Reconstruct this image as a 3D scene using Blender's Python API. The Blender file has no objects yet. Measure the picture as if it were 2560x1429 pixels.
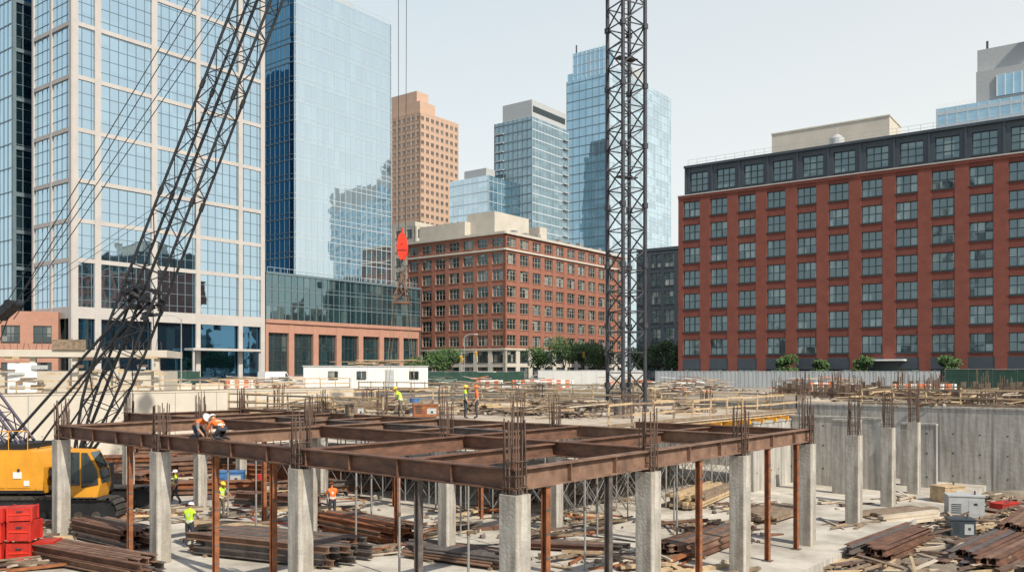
import bpy, math, random
from mathutils import Vector, Matrix
R=random.Random(7)
S=bpy.context.scene
S.view_settings.view_transform='Standard'; S.view_settings.look='None'; S.view_settings.exposure=0
# ---------------------------------------------------------------- materials
def newmat(name):
    m=bpy.data.materials.new(name); m.use_nodes=True
    nt=m.node_tree; nt.nodes.clear()
    o=nt.nodes.new('ShaderNodeOutputMaterial'); return m,nt,o
def M(name,col,rough=.8,metal=0,var=.25,scale=2.0,col2=None,bump=0,stretch=(1,1,1),streak=0):
    m,nt,o=newmat(name); N=nt.nodes; L=nt.links
    p=N.new('ShaderNodeBsdfPrincipled'); p.inputs['Roughness'].default_value=rough; p.inputs['Metallic'].default_value=metal
    tc=N.new('ShaderNodeTexCoord'); mp=N.new('ShaderNodeMapping'); mp.inputs['Scale'].default_value=stretch
    L.new(tc.outputs['Object'],mp.inputs['Vector'])
    n=N.new('ShaderNodeTexNoise'); n.inputs['Scale'].default_value=scale; n.inputs['Detail'].default_value=8; n.inputs['Roughness'].default_value=.65
    L.new(mp.outputs[0],n.inputs['Vector'])
    r=N.new('ShaderNodeValToRGB'); r.color_ramp.elements[0].position=.32; r.color_ramp.elements[1].position=.68
    a=col2 if col2 else [c*(1-var) for c in col]; b=[min(1,c*(1+var)) for c in col]
    if col2: b=col
    r.color_ramp.elements[0].color=(*a[:3],1); r.color_ramp.elements[1].color=(*b[:3],1)
    L.new(n.outputs['Fac'],r.inputs['Fac'])
    out=r.outputs[0]
    if streak:
        m2=N.new('ShaderNodeMapping'); m2.inputs['Scale'].default_value=(3.2,3.2,.22); L.new(tc.outputs['Object'],m2.inputs['Vector'])
        n3=N.new('ShaderNodeTexNoise'); n3.inputs['Scale'].default_value=1.6; n3.inputs['Detail'].default_value=5; L.new(m2.outputs[0],n3.inputs['Vector'])
        r3=N.new('ShaderNodeValToRGB'); r3.color_ramp.elements[0].position=.38; r3.color_ramp.elements[1].position=.58
        k=1-streak; r3.color_ramp.elements[0].color=(k,k*.95,k*.88,1); r3.color_ramp.elements[1].color=(1,1,1,1); L.new(n3.outputs['Fac'],r3.inputs['Fac'])
        mm=N.new('ShaderNodeMixRGB'); mm.blend_type='MULTIPLY'; mm.inputs[0].default_value=1; L.new(out,mm.inputs[1]); L.new(r3.outputs[0],mm.inputs[2]); out=mm.outputs[0]
    L.new(out,p.inputs['Base Color'])
    if bump:
        n2=N.new('ShaderNodeTexNoise'); n2.inputs['Scale'].default_value=scale*6; n2.inputs['Detail'].default_value=6
        L.new(tc.outputs['Object'],n2.inputs['Vector'])
        bp=N.new('ShaderNodeBump'); bp.inputs['Strength'].default_value=bump; bp.inputs['Distance'].default_value=.05
        L.new(n2.outputs['Fac'],bp.inputs['Height']); L.new(bp.outputs[0],p.inputs['Normal'])
    L.new(p.outputs[0],o.inputs[0]); return m
def GL(name,dark,light,tint,fac,cx,cz,tilt=.02,pl=.8,rough=.02):
    """curtain-wall glass: per-pane interior tone + slightly out-of-plane panes"""
    m,nt,o=newmat(name); N=nt.nodes; L=nt.links
    tc=N.new('ShaderNodeTexCoord'); sp=N.new('ShaderNodeSeparateXYZ'); L.new(tc.outputs['Object'],sp.inputs[0])
    def cell(sock,c,off):
        a=N.new('ShaderNodeMath'); a.operation='MULTIPLY_ADD'; L.new(sock,a.inputs[0]); a.inputs[1].default_value=1/c; a.inputs[2].default_value=off
        f=N.new('ShaderNodeMath'); f.operation='FLOOR'; L.new(a.outputs[0],f.inputs[0]); return f.outputs[0]
    cb=N.new('ShaderNodeCombineXYZ')
    L.new(cell(sp.outputs[0],cx,.371),cb.inputs[0]); L.new(cell(sp.outputs[1],cx,.371),cb.inputs[1]); L.new(cell(sp.outputs[2],cz,.13),cb.inputs[2])
    w=N.new('ShaderNodeTexWhiteNoise'); w.noise_dimensions='3D'; L.new(cb.outputs[0],w.inputs['Vector'])
    r=N.new('ShaderNodeValToRGB'); r.color_ramp.elements[0].position=.35; r.color_ramp.elements[1].position=1
    r.color_ramp.elements[0].color=(*dark,1); r.color_ramp.elements[1].color=(*light,1)
    e=r.color_ramp.elements.new(pl); e.color=(*[d*1.8 for d in dark],1)
    L.new(w.outputs['Value'],r.inputs['Fac'])
    d=N.new('ShaderNodeBsdfDiffuse'); L.new(r.outputs[0],d.inputs['Color'])
    g=N.new('ShaderNodeBsdfGlossy'); g.inputs['Roughness'].default_value=rough; g.inputs['Color'].default_value=(*tint,1)
    s=N.new('ShaderNodeVectorMath'); s.operation='SUBTRACT'; L.new(w.outputs['Color'],s.inputs[0]); s.inputs[1].default_value=(.5,.5,.5)
    k=N.new('ShaderNodeVectorMath'); k.operation='SCALE'; L.new(s.outputs[0],k.inputs[0]); k.inputs['Scale'].default_value=tilt
    nz=N.new('ShaderNodeTexNoise'); nz.inputs['Scale'].default_value=.5; L.new(tc.outputs['Object'],nz.inputs['Vector'])
    s2=N.new('ShaderNodeVectorMath'); s2.operation='SUBTRACT'; L.new(nz.outputs['Color'],s2.inputs[0]); s2.inputs[1].default_value=(.5,.5,.5)
    k2=N.new('ShaderNodeVectorMath'); k2.operation='SCALE'; L.new(s2.outputs[0],k2.inputs[0]); k2.inputs['Scale'].default_value=tilt*1.2
    ge=N.new('ShaderNodeNewGeometry'); ad=N.new('ShaderNodeVectorMath'); L.new(ge.outputs['Normal'],ad.inputs[0]); L.new(k.outputs[0],ad.inputs[1])
    ad2=N.new('ShaderNodeVectorMath'); L.new(ad.outputs[0],ad2.inputs[0]); L.new(k2.outputs[0],ad2.inputs[1])
    no=N.new('ShaderNodeVectorMath'); no.operation='NORMALIZE'; L.new(ad2.outputs[0],no.inputs[0]); L.new(no.outputs[0],g.inputs['Normal'])
    mx=N.new('ShaderNodeMixShader'); mx.inputs[0].default_value=fac; L.new(d.outputs[0],mx.inputs[1]); L.new(g.outputs[0],mx.inputs[2])
    L.new(mx.outputs[0],o.inputs[0]); return m

conc=M('concrete',(.45,.43,.39),.9,var=.2,scale=2.2,bump=.4,streak=.32)
concw=M('concrete_wall',(.42,.41,.385),.9,var=.24,scale=.7,bump=.4,stretch=(1,1,.5),streak=.28)
slabm=M('slab_concrete',(.62,.585,.51),.9,col2=(.27,.24,.195),scale=.4,bump=.4)
dirt=M('dirt',(.32,.275,.21),.95,col2=(.14,.115,.085),scale=.8,bump=1)
siteg=M('site_ground',(.40,.36,.29),.95,col2=(.18,.15,.115),scale=.25,bump=.6)
asph=M('asphalt',(.06,.06,.062),.9,var=.25,scale=.5)
paint=M('road_paint',(.75,.75,.72),.7,var=.1)
rust=M('rust_steel',(.22,.11,.068),.7,metal=.1,col2=(.075,.043,.033),scale=1.6,stretch=(1,1,3))
rust2=M('rust_brown_steel',(.28,.17,.115),.8,metal=.1,col2=(.12,.07,.05),scale=2)
rusto=M('rust_orange_steel',(.36,.135,.05),.8,metal=.1,col2=(.15,.055,.03),scale=3)
dsteel=M('dark_steel',(.14,.12,.11),.6,metal=.3,var=.4,scale=3)
rebar=M('rebar_rust',(.12,.078,.058),.85,var=.4,scale=4)
lumber=M('lumber',(.46,.34,.205),.85,var=.3,scale=3)
lumberd=M('lumber_weathered',(.22,.165,.115),.9,var=.4,scale=3)
ply=M('plywood',(.58,.51,.41),.85,col2=(.36,.295,.22),scale=.6)
blk=M('crane_black_steel',(.028,.03,.034),.5,metal=.3,var=.3)
mastm=M('mast_steel',(.05,.052,.062),.55,metal=.3,var=.3)
purp=M('mast_purple_grey',(.06,.05,.09),.5,var=.2)
yel=M('crane_yellow',(.72,.33,.03),.45,var=.12,scale=1.5)
rub=M('track_rubber_steel',(.05,.045,.04),.8,var=.4,scale=4)
red=M('red_paint',(.50,.03,.02),.5,var=.3,scale=2)
redo=M('hook_red',(.75,.05,.02),.4,var=.15)
white=M('white_paint',(.76,.75,.72),.6,var=.06,scale=1)
greyp=M('grey_paint',(.42,.44,.44),.6,var=.12)
blue=M('blue_paint',(.05,.16,.38),.5,var=.2)
cabg=GL('cab_glass',(.02,.03,.03),(.05,.07,.07),(.8,.9,.95),.25,1,1,.0)
stone=M('pale_stone',(.46,.435,.41),.8,var=.08,scale=.4)
brickr=M('brick_red',(.200,.062,.044),.9,var=.16,scale=.8,bump=.1)
brickr2=M('brick_red_spandrel',(.165,.050,.037),.9,var=.16,scale=.8)
brickc=M('brick_centre',(.30,.125,.083),.9,var=.16,scale=.7)
brickp=M('brick_podium',(.40,.215,.155),.9,var=.1,scale=.7)
brickt=M('brick_tan_hazed',(.52,.36,.265),.9,var=.06,scale=.3)  # tan brick lightened: distance haze is put into the base colour
beige=M('beige_stucco',(.52,.48,.41),.9,var=.1,scale=.4)
navy=M('navy_metal',(.045,.06,.075),.5,var=.15,scale=.5)
frame=M('window_frame_dark',(.03,.045,.05),.5,var=.1)
framec=M('window_frame_cream',(.42,.40,.35),.6,var=.1)
mull=M('mullion_teal',(.17,.23,.26),.45,metal=.3,var=.1)
mulll=M('mullion_light',(.52,.60,.64),.45,metal=.2,var=.06)
roofm=M('roof_grey',(.30,.30,.29),.9,var=.15)
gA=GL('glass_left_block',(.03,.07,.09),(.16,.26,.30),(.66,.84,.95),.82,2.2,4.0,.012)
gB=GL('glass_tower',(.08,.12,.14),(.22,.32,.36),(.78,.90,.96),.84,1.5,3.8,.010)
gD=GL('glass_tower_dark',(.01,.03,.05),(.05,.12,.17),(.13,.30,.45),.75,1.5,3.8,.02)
gP=GL('glass_podium',(.02,.045,.05),(.14,.20,.20),(.36,.50,.53),.5,1.6,4.2,.03)
gW=GL('glass_window',(.02,.035,.04),(.24,.29,.28),(.40,.52,.55),.30,1.2,1.7,.05,pl=.72,rough=.05)
gC=GL('glass_window_centre',(.02,.025,.025),(.34,.34,.30),(.45,.52,.52),.22,.9,1.8,.05,pl=.7,rough=.05)
gT=GL('glass_window_tan_tower',(.06,.065,.065),(.20,.20,.18),(.45,.52,.52),.22,2,1.8,.05,pl=.7,rough=.05)
gF=GL('glass_far_hazed',(.14,.23,.28),(.24,.36,.42),(.46,.66,.78),.62,3,3.4,.02)  # far glass tones lifted, distance haze mixed into the colour
gFl=GL('glass_far_light_hazed',(.30,.40,.45),(.44,.54,.58),(.76,.88,.94),.6,3,3.4,.015)  # paler far glass, also with distance haze in its colour
gG=GL('glass_far_grey_hazed',(.09,.14,.16),(.26,.34,.37),(.46,.60,.66),.5,2.5,3.2,.02)  # grey far glass lightened in colour to stand in for haze
foil=M('fence_green_mesh',(.02,.06,.045),.9,var=.3,scale=1)
netor=M('orange_netting',(.60,.16,.06),.8,var=.2)
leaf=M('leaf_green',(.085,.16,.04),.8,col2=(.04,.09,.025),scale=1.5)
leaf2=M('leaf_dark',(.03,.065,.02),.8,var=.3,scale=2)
bark=M('bark',(.10,.075,.05),.9,var=.3)
hivy=M('vest_yellow',(.50,.75,.04),.7,var=.1,scale=8)
hivo=M('vest_orange',(.80,.17,.03),.7,var=.1,scale=8)
silv=M('reflective_tape',(.65,.66,.62),.4,var=.05)
pant=M('trousers_dark',(.04,.045,.06),.9,var=.3,scale=9)
pantb=M('trousers_brown',(.14,.12,.09),.9,var=.3,scale=9)
shirt=M('shirt_grey',(.16,.17,.18),.9,var=.2,scale=9)
shirto=M('shirt_orange',(.65,.16,.05),.9,var=.2,scale=9)
skinm=M('skin',(.42,.23,.15),.6,var=.1,scale=9)
boot=M('boots',(.05,.035,.025),.7,var=.2)
hair=M('hair',(.03,.02,.015),.8,var=.2)
helw=M('helmet_white',(.8,.8,.78),.4,var=.03)
hely=M('helmet_yellow',(.8,.55,.04),.4,var=.03)
helo=M('helmet_orange',(.8,.2,.03),.4,var=.03)
eyem=M('eye',(.02,.02,.02),.3,var=.0)
galv=M('galvanised',(.34,.34,.33),.5,metal=.4,var=.2)

# ---------------------------------------------------------------- mesh builder
class MB:
    def __init__(s): s.v=[];s.f=[];s.m=[];s.mats=[];s.sm=[]
    def mi(s,mat):
        if mat not in s.mats: s.mats.append(mat)
        return s.mats.index(mat)
    def raw(s,vs,fs,mat,smooth=False):
        o=len(s.v); s.v+= [tuple(v) for v in vs]; i=s.mi(mat)
        for f in fs: s.f.append([o+k for k in f]); s.m.append(i); s.sm.append(smooth)
    def bx(s,x0,x1,y0,y1,z0,z1,mat):
        if x0>x1:x0,x1=x1,x0
        if y0>y1:y0,y1=y1,y0
        s.raw([(x0,y0,z0),(x1,y0,z0),(x1,y1,z0),(x0,y1,z0),(x0,y0,z1),(x1,y0,z1),(x1,y1,z1),(x0,y1,z1)],
         [(3,2,1,0),(4,5,6,7),(0,1,5,4),(1,2,6,5),(2,3,7,6),(3,0,4,7)],mat)
    def ob(s,c,size,mat,rot=0,tilt=None):
        hx,hy,hz=[k/2 for k in size]; mt=Matrix.Rotation(rot,3,'Z')
        if tilt: mt=mt@Matrix.Rotation(tilt[0],3,'X')@Matrix.Rotation(tilt[1],3,'Y')
        c=Vector(c)
        vs=[c+mt@Vector(p) for p in [(-hx,-hy,-hz),(hx,-hy,-hz),(hx,hy,-hz),(-hx,hy,-hz),(-hx,-hy,hz),(hx,-hy,hz),(hx,hy,hz),(-hx,hy,hz)]]
        s.raw(vs,[(3,2,1,0),(4,5,6,7),(0,1,5,4),(1,2,6,5),(2,3,7,6),(3,0,4,7)],mat)
    def tube(s,p,q,r,mat,n=6,r2=None,smooth=True):
        p=Vector(p);q=Vector(q); d=q-p
        if d.length<1e-6:return
        d.normalize(); a=d.orthogonal().normalized(); b=d.cross(a); r2=r if r2 is None else r2
        vs=[p+(a*math.cos(t)+b*math.sin(t))*r for t in [2*math.pi*k/n for k in range(n)]]
        vs+=[q+(a*math.cos(t)+b*math.sin(t))*r2 for t in [2*math.pi*k/n for k in range(n)]]
        fs=[(k,(k+1)%n,n+(k+1)%n,n+k) for k in range(n)]
        s.raw(vs,fs,mat,smooth and n>4); s.raw(vs,[tuple(range(n))[::-1],tuple(range(n,2*n))],mat)
    def bar(s,p,q,w,h,mat):
        p=Vector(p);q=Vector(q);d=(q-p).normalized(); up=Vector((0,0,1))
        if abs(d.z)>.95: up=Vector((0,1,0))
        a=d.cross(up).normalized(); b=a.cross(d)
        c=[a*(-w/2)+b*(-h/2),a*(w/2)+b*(-h/2),a*(w/2)+b*(h/2),a*(-w/2)+b*(h/2)]
        s.raw([p+k for k in c]+[q+k for k in c],[(0,1,2,3),(7,6,5,4),(0,4,5,1),(1,5,6,2),(2,6,7,3),(3,7,4,0)],mat)
    def ibeam(s,p,q,w,h,mat,t=.035):
        p=Vector(p);q=Vector(q);z=Vector((0,0,1))
        s.bar(p+z*(h/2-t/2),q+z*(h/2-t/2),w,t,mat); s.bar(p-z*(h/2-t/2),q-z*(h/2-t/2),w,t,mat)
        s.bar(p,q,t*.8,h-2*t,mat)
    def ell(s,c,rad,mat,nu=12,nv=8,z0=-1,mt=None):
        vs=[];fs=[];c=Vector(c)
        for j in range(nv+1):
            ph=math.asin(z0)+(math.pi/2-math.asin(z0))*j/nv
            for i in range(nu):
                t=2*math.pi*i/nu; v=Vector((rad[0]*math.cos(ph)*math.cos(t),rad[1]*math.cos(ph)*math.sin(t),rad[2]*math.sin(ph)))
                if mt: v=mt@v
                vs.append(c+v)
        for j in range(nv):
            for i in range(nu): fs.append((j*nu+i,j*nu+(i+1)%nu,(j+1)*nu+(i+1)%nu,(j+1)*nu+i))
        s.raw(vs,fs,mat,True)
    def build(s,name,loc=(0,0,0),rot=0,parent=None):
        me=bpy.data.meshes.new(name); me.from_pydata(s.v,[],s.f); 
        for m in s.mats: me.materials.append(m)
        me.polygons.foreach_set('material_index',s.m); me.polygons.foreach_set('use_smooth',s.sm); me.update()
        o=bpy.data.objects.new(name,me); S.collection.objects.link(o); o.location=loc; o.rotation_euler=(0,0,rot)
        if parent: o.parent=parent
        return o
def empty(name,loc=(0,0,0)):
    e=bpy.data.objects.new(name,None); S.collection.objects.link(e); e.location=loc; return e

# ---------------------------------------------------------------- frames
ST=-2.3; FL=-7.0
A=Vector((math.sin(math.radians(40)),math.cos(math.radians(40)),0)); B=Vector((-A.y,A.x,0)); C0=Vector((.07,20.5,0))
def P(a,b,z=0): return C0+A*a+B*b+Vector((0,0,z))
SITE=math.atan2(A.y,A.x)
F1=math.radians(53); F2=math.radians(-35.9)

# ---------------------------------------------------------------- camera, sky, sun
cam=bpy.data.cameras.new('camera'); co=bpy.data.objects.new('camera',cam); S.collection.objects.link(co); S.camera=co
co.location=(0,0,0); co.rotation_euler=(math.pi/2,0,0); cam.lens=30.23; cam.sensor_width=36; cam.shift_y=.0822; cam.clip_end=6000; cam.clip_start=.2
az=Vector((.64,-.77,0)).normalized(); el=math.radians(44)
sd=Vector((az.x*math.cos(el),az.y*math.cos(el),math.sin(el)))
sun=bpy.data.lights.new('sun','SUN'); sun.energy=5.0; sun.angle=math.radians(.5); sun.color=(1,.92,.79)
so=bpy.data.objects.new('sun',sun); S.collection.objects.link(so); so.rotation_euler=sd.to_track_quat('Z','Y').to_euler()
w=bpy.data.worlds.new('World'); S.world=w; w.use_nodes=True; nt=w.node_tree
bg=nt.nodes['Background']; sk=nt.nodes.new('ShaderNodeTexSky'); sk.sky_type='NISHITA'; sk.sun_disc=False
sk.sun_elevation=el; sk.sun_rotation=math.atan2(az.x,az.y); sk.air_density=1.0; sk.dust_density=2.0; sk.ozone_density=1.2
# summer haze: whitens the sky towards the horizon
tc=nt.nodes.new('ShaderNodeTexCoord'); sx=nt.nodes.new('ShaderNodeSeparateXYZ'); nt.links.new(tc.outputs['Generated'],sx.inputs[0])
rf=nt.nodes.new('ShaderNodeValToRGB'); nt.links.new(sx.outputs[2],rf.inputs[0]); cr_=rf.color_ramp
cr_.elements[0].position=0; cr_.elements[0].color=(.98,.98,.98,1); cr_.elements[1].position=1; cr_.elements[1].color=(.0,.0,.0,1)
for p_,v_ in ((.22,.95),(.40,.82),(.55,.25),(.7,.05)):
    e_=cr_.elements.new(p_); e_.color=(v_,v_,v_,1)
rh_=nt.nodes.new('ShaderNodeValToRGB'); nt.links.new(sx.outputs[2],rh_.inputs[0]); rh_.color_ramp.elements[0].color=(.92,.95,.93,1); rh_.color_ramp.elements[1].position=.45; rh_.color_ramp.elements[1].color=(.68,.82,.90,1)
ax=nt.nodes.new('ShaderNodeMapRange'); nt.links.new(sx.outputs[0],ax.inputs[0]); ax.inputs[1].default_value=-.6; ax.inputs[2].default_value=.5; ax.inputs[3].default_value=0; ax.inputs[4].default_value=.75
wm=nt.nodes.new('ShaderNodeMixRGB'); nt.links.new(ax.outputs[0],wm.inputs[0]); nt.links.new(rh_.outputs[0],wm.inputs[1]); wm.inputs[2].default_value=(.94,.945,.915,1)
sc_=nt.nodes.new('ShaderNodeVectorMath'); sc_.operation='SCALE'; nt.links.new(wm.outputs[0],sc_.inputs[0]); sc_.inputs['Scale'].default_value=1/.13
mx_=nt.nodes.new('ShaderNodeMixRGB'); nt.links.new(rf.outputs[0],mx_.inputs[0]); nt.links.new(sk.outputs[0],mx_.inputs[1]); nt.links.new(sc_.outputs[0],mx_.inputs[2])
nt.links.new(mx_.outputs[0],bg.inputs[0]); bg.inputs[1].default_value=.13

# ---------------------------------------------------------------- ground
AM,BM,A0,B0=43,58,-13,-24
g=MB()
def quad(mb,pts,mat): mb.raw(pts,[(0,1,2,3)],mat)
BIG=2500
for (a0,a1,b0,b1) in [(A0-4,AM+75,BM,BM+75),(AM,AM+75,B0,BM),(A0-4,A0,B0,BM),(A0-4,AM+75,B0-60,B0)]:
    quad(g,[P(a0,b0,ST),P(a1,b0,ST),P(a1,b1,ST),P(a0,b1,ST)],siteg)
for (a0,a1,b0,b1) in [(-BIG,BIG,BM+75,BIG),(-BIG,BIG,-BIG,B0-60),(AM+75,BIG,B0-60,BM+75),(-BIG,A0-4,B0-60,BM+75)]:
    quad(g,[P(a0,b0,ST),P(a1,b0,ST),P(a1,b1,ST),P(a0,b1,ST)],asph)
g.build('ground')
g=MB(); quad(g,[P(A0,-1.6,FL),P(AM,-1.6,FL),P(AM,BM,FL),P(A0,BM,FL)],slabm)
quad(g,[P(A0,-1.6,FL-.45),P(AM,-1.6,FL-.45),P(AM,-1.6,FL),P(A0,-1.6,FL)],concw)
g.build('pit_slab')
g=MB(); n=90
vs=[];fs=[]
for i in range(n+1):
    for j in range(33):
        a=A0+(AM-A0)*i/n; b=B0+(-1.58-B0)*j/32
        h=R.uniform(-.08,.1)+.12*math.sin(a*.7+b)+.1*math.sin(b*1.3-a*.3)
        vs.append(P(a,b,FL-.35+h*(j<32)))
for i in range(n):
    for j in range(32): fs.append((i*33+j,(i+1)*33+j,(i+1)*33+j+1,i*33+j+1))
g.raw(vs,fs,dirt,True); g.build('dirt_ground')
def wall(name,p,q,z0,z1,mat,t=.4,joints=3.0,cap=True):
    mb=MB(); p=Vector(p);q=Vector(q); d=(q-p); L=d.length; d.normalize(); ang=math.atan2(d.y,d.x)
    mb.bx(0,L,0,t,z0,z1,mat); k=joints
    while k<L:
        mb.bx(k-.03,k+.03,-.02,.01,z0,z1-.02,roofm); 
        for zz in (z0+1,z0+2.4,z0+3.6):
            if zz<z1-.3:
                for o in (.25,.75): mb.bx(k-joints*o-.04,k-joints*o+.04,-.012,.01,zz,zz+.08,frame)
        k+=joints
    if cap: mb.bx(-.02,L+.02,-.05,t+.05,z1,z1+.12,mat)
    return mb.build(name,(p.x,p.y,0),ang)
wall('concrete_retaining_wall',P(AM-.1,BM),P(AM-.1,B0),FL-.6,ST-.1,concw)
wall('concrete_retaining_wall',P(A0,BM-.1),P(AM,BM-.1),FL-.6,ST+.35,beige,joints=4)
wall('concrete_retaining_wall',P(AM,B0+.1),P(A0,B0+.1),FL-.9,ST,concw)
wall('concrete_retaining_wall',P(A0+.1,B0),P(A0+.1,BM),FL-.9,ST,concw)
wall('concrete_wall',P(36.5,8.5),P(36.5,2.6),FL,-2.9,concw,joints=2)
wall('concrete_wall',P(31,8.0),P(36.4,8.0),FL,-3.1,concw,joints=2)
wall('concrete_wall',P(39.5,2.4),P(39.5,.4),FL-.4,-3.3,concw,joints=2)
wall('concrete_wall',P(33.5,4.4),P(33.5,2.9),FL-.4,-2.9,concw,joints=2)

# ---------------------------------------------------------------- columns with rebar
def column(a,b,top=-2.95,s=.56,rh=1.7,n=12,base=FL,name='concrete_column'):
    mb=MB(); h=s/2
    c=.03
    pts=[(h-c,-h),(h,-h+c),(h,h-c),(h-c,h),(-h+c,h),(-h,h-c),(-h,-h+c),(-h+c,-h)]
    zs=[base-.5,-5.4,-5.385,-5.37,top]; sc=[1,1,.985,1,1]
    vs=[];
    for z,k in zip(zs,sc): vs+=[(x*k,y*k,z) for x,y in pts]
    fs=[]
    for j in range(len(zs)-1):
        for i in range(8): fs.append((j*8+i,j*8+(i+1)%8,(j+1)*8+(i+1)%8,(j+1)*8+i))
    fs.append(tuple(range(len(vs)-8,len(vs))))
    mb.raw(vs,fs,conc)
    k=h-.08
    ring=[(-k,-k),(0,-k),(k,-k),(k,0),(k,k),(0,k),(-k,k),(-k,0),(-k/2,-k),(k/2,k),(k,-k/2),(-k,k/2)][:n]
    for x,y in ring:
        l=rh+R.uniform(-.25,.25); dx,dy=R.uniform(-.05,.05),R.uniform(-.05,.05)
        mb.tube((x,y,top-.05),(x+dx,y+dy,top+l),.019,rebar,5)
        if R.random()<.6: mb.tube((x+.04,y+.02,top-.05),(x+.04+dx,y+dy*2,top+l*.75),.017,rebar,5)
    for zz in (.18,.45,.8):
        q=[(-k-.03,-k-.03),(k+.03,-k-.03),(k+.03,k+.03),(-k-.03,k+.03)]
        for i in range(4): mb.tube((*q[i],top+zz),(*q[(i+1)%4],top+zz),.012,rebar,4)
    return mb.build(name,P(a,b),SITE)
for b in (0,8.4,16.8,25.2): column(0,b,rh=1.75 if b==0 else 1.65)
for a in (6.1,12.2,18.3): column(a,0)
for a,b in ((24.2,.1),(30.6,.5),(36.4,.8)): column(a,b,top=-2.95,rh=1.7,s=.6)
for a,b in ((7.2,9.3),(7.2,17.6),(7.2,26.5),(7.2,34),(14.3,9.6),(14.3,26),(14.3,34)): column(a,b,s=.5)
# ---------------------------------------------------------------- steel frame (one structure)
fr=MB(); zt=-2.6; H=.5
def bm(a0,b0,a1,b1,h=H,w=.3,dz=0,mat=rust): fr.ibeam(P(a0,b0,zt+dz),P(a1,b1,zt+dz),w,h,mat)
bm(0,-.1,0,25.6,h=.52); bm(.2,0,18.9,0,h=.52,mat=rust2)
bm(7.2,0.3,7.2,34.5,dz=-.01)
bm(14.3,.3,14.3,34.5,dz=-.01,mat=rust2); bm(18.3,.3,18.3,8,dz=-.01)
bm(10.8,9.4,10.8,26,dz=-.03,h=.4,mat=dsteel)
for b in (8.4,16.8,25.2): bm(.2,b,14.2,b,dz=-.02,mat=rust2 if b>10 else rust)
bm(.2,4.3,18.2,4.3,dz=-.04,h=.42)
for b in (12.6,21.0,29.5,34): bm(7.3,b,14.2,b,dz=-.04,h=.42,mat=rust2)
bm(0,25.4,7.2,25.4+.2,dz=.002)
for k in range(1,13): fr.ob(P(0,k*2.0,zt),(.02,.28,.44),rust,SITE+math.pi/2)
for k in range(1,9): fr.ob(P(k*2.1,0,zt),(.02,.28,.44),rust2,SITE)
for a,b in [(0,0),(0,8.4),(0,16.8),(0,25.2),(6.1,0),(12.2,0),(18.3,0)]:
    fr.ob(P(a,b,-2.9),(.3,.3,.1),dsteel,SITE)
for a,b in [(0,4.3),(0,8.4),(0,16.8),(7.2,4.3),(7.2,0),(14.3,0),(10.8,12.6)]:
    for k in range(4): fr.ob(P(a+.16,b+.12,zt-.15+k*.1),(.05,.05,.04),dsteel,SITE)
fr.build('steel_beam_frame')
def prop(a,b,top=-2.87,w=.17,mat=rusto):
    mb=MB(); t=.02
    z0=FL; mb.bx(-w/2,w/2,-w/2,-w/2+t,z0,top,mat); mb.bx(-w/2,w/2,w/2-t,w/2,z0,top,mat); mb.bx(-t/2,t/2,-w/2+t,w/2-t,z0,top,mat)
    mb.bx(-.17,.17,-.17,.17,FL,FL+.025,dsteel); mb.bx(-.13,.13,-.13,.13,top-.02,top,dsteel)
    for k in range(6): mb.bx(-w/2-.004,w/2+.004,-w/2-.006,-w/2,z0+.5+k*.6,z0+.56+k*.6,dsteel)
    mb.build('steel_shoring_post',P(a,b),SITE)
for a,b in [(0,3.3),(0,9.8),(0,13.1),(0,19.1),(1.2,0),(4.0,0),(9.2,0),(14.5,0),(7.2,12),(7.2,6),(7.2,21),(14.3,5),(7.2,30),(14.3,14),(14.3,20),(17.2,0),(10.8,16)]: prop(a,b,mat=rusto if R.random()<.75 else dsteel)
def pipeprop(a,b,top=-2.85):
    mb=MB(); mb.tube((0,0,FL),(0,0,-4.9),.04,galv,8); mb.tube((0,0,-5.0),(0,0,top),.028,galv,8); mb.tube((-.1,0,-4.95),(.1,0,-4.95),.012,rebar,5)
    mb.bx(-.08,.08,-.08,.08,FL,FL+.012,galv); mb.bx(-.08,.08,-.08,.08,top-.012,top,galv); mb.tube((0,0,-4.9),(0,0,-4.78),.055,rebar,8)
    mb.build('adjustable_steel_prop',P(a,b),SITE)
for a,b in [(4,8.4),(10,8.4),(12,8.4),(3,4.3),(9,4.3),(12.5,4.3),(15.5,4.3),(7.2,14.5),(7.2,24),(14.3,7.4),(14.3,17),(14.3,23),(14.3,29),(4,16.8),(10,16.8),(4,25.2),(18.3,3),(18.3,6),(10.8,12),(10.8,21)]: pipeprop(a,b)

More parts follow.
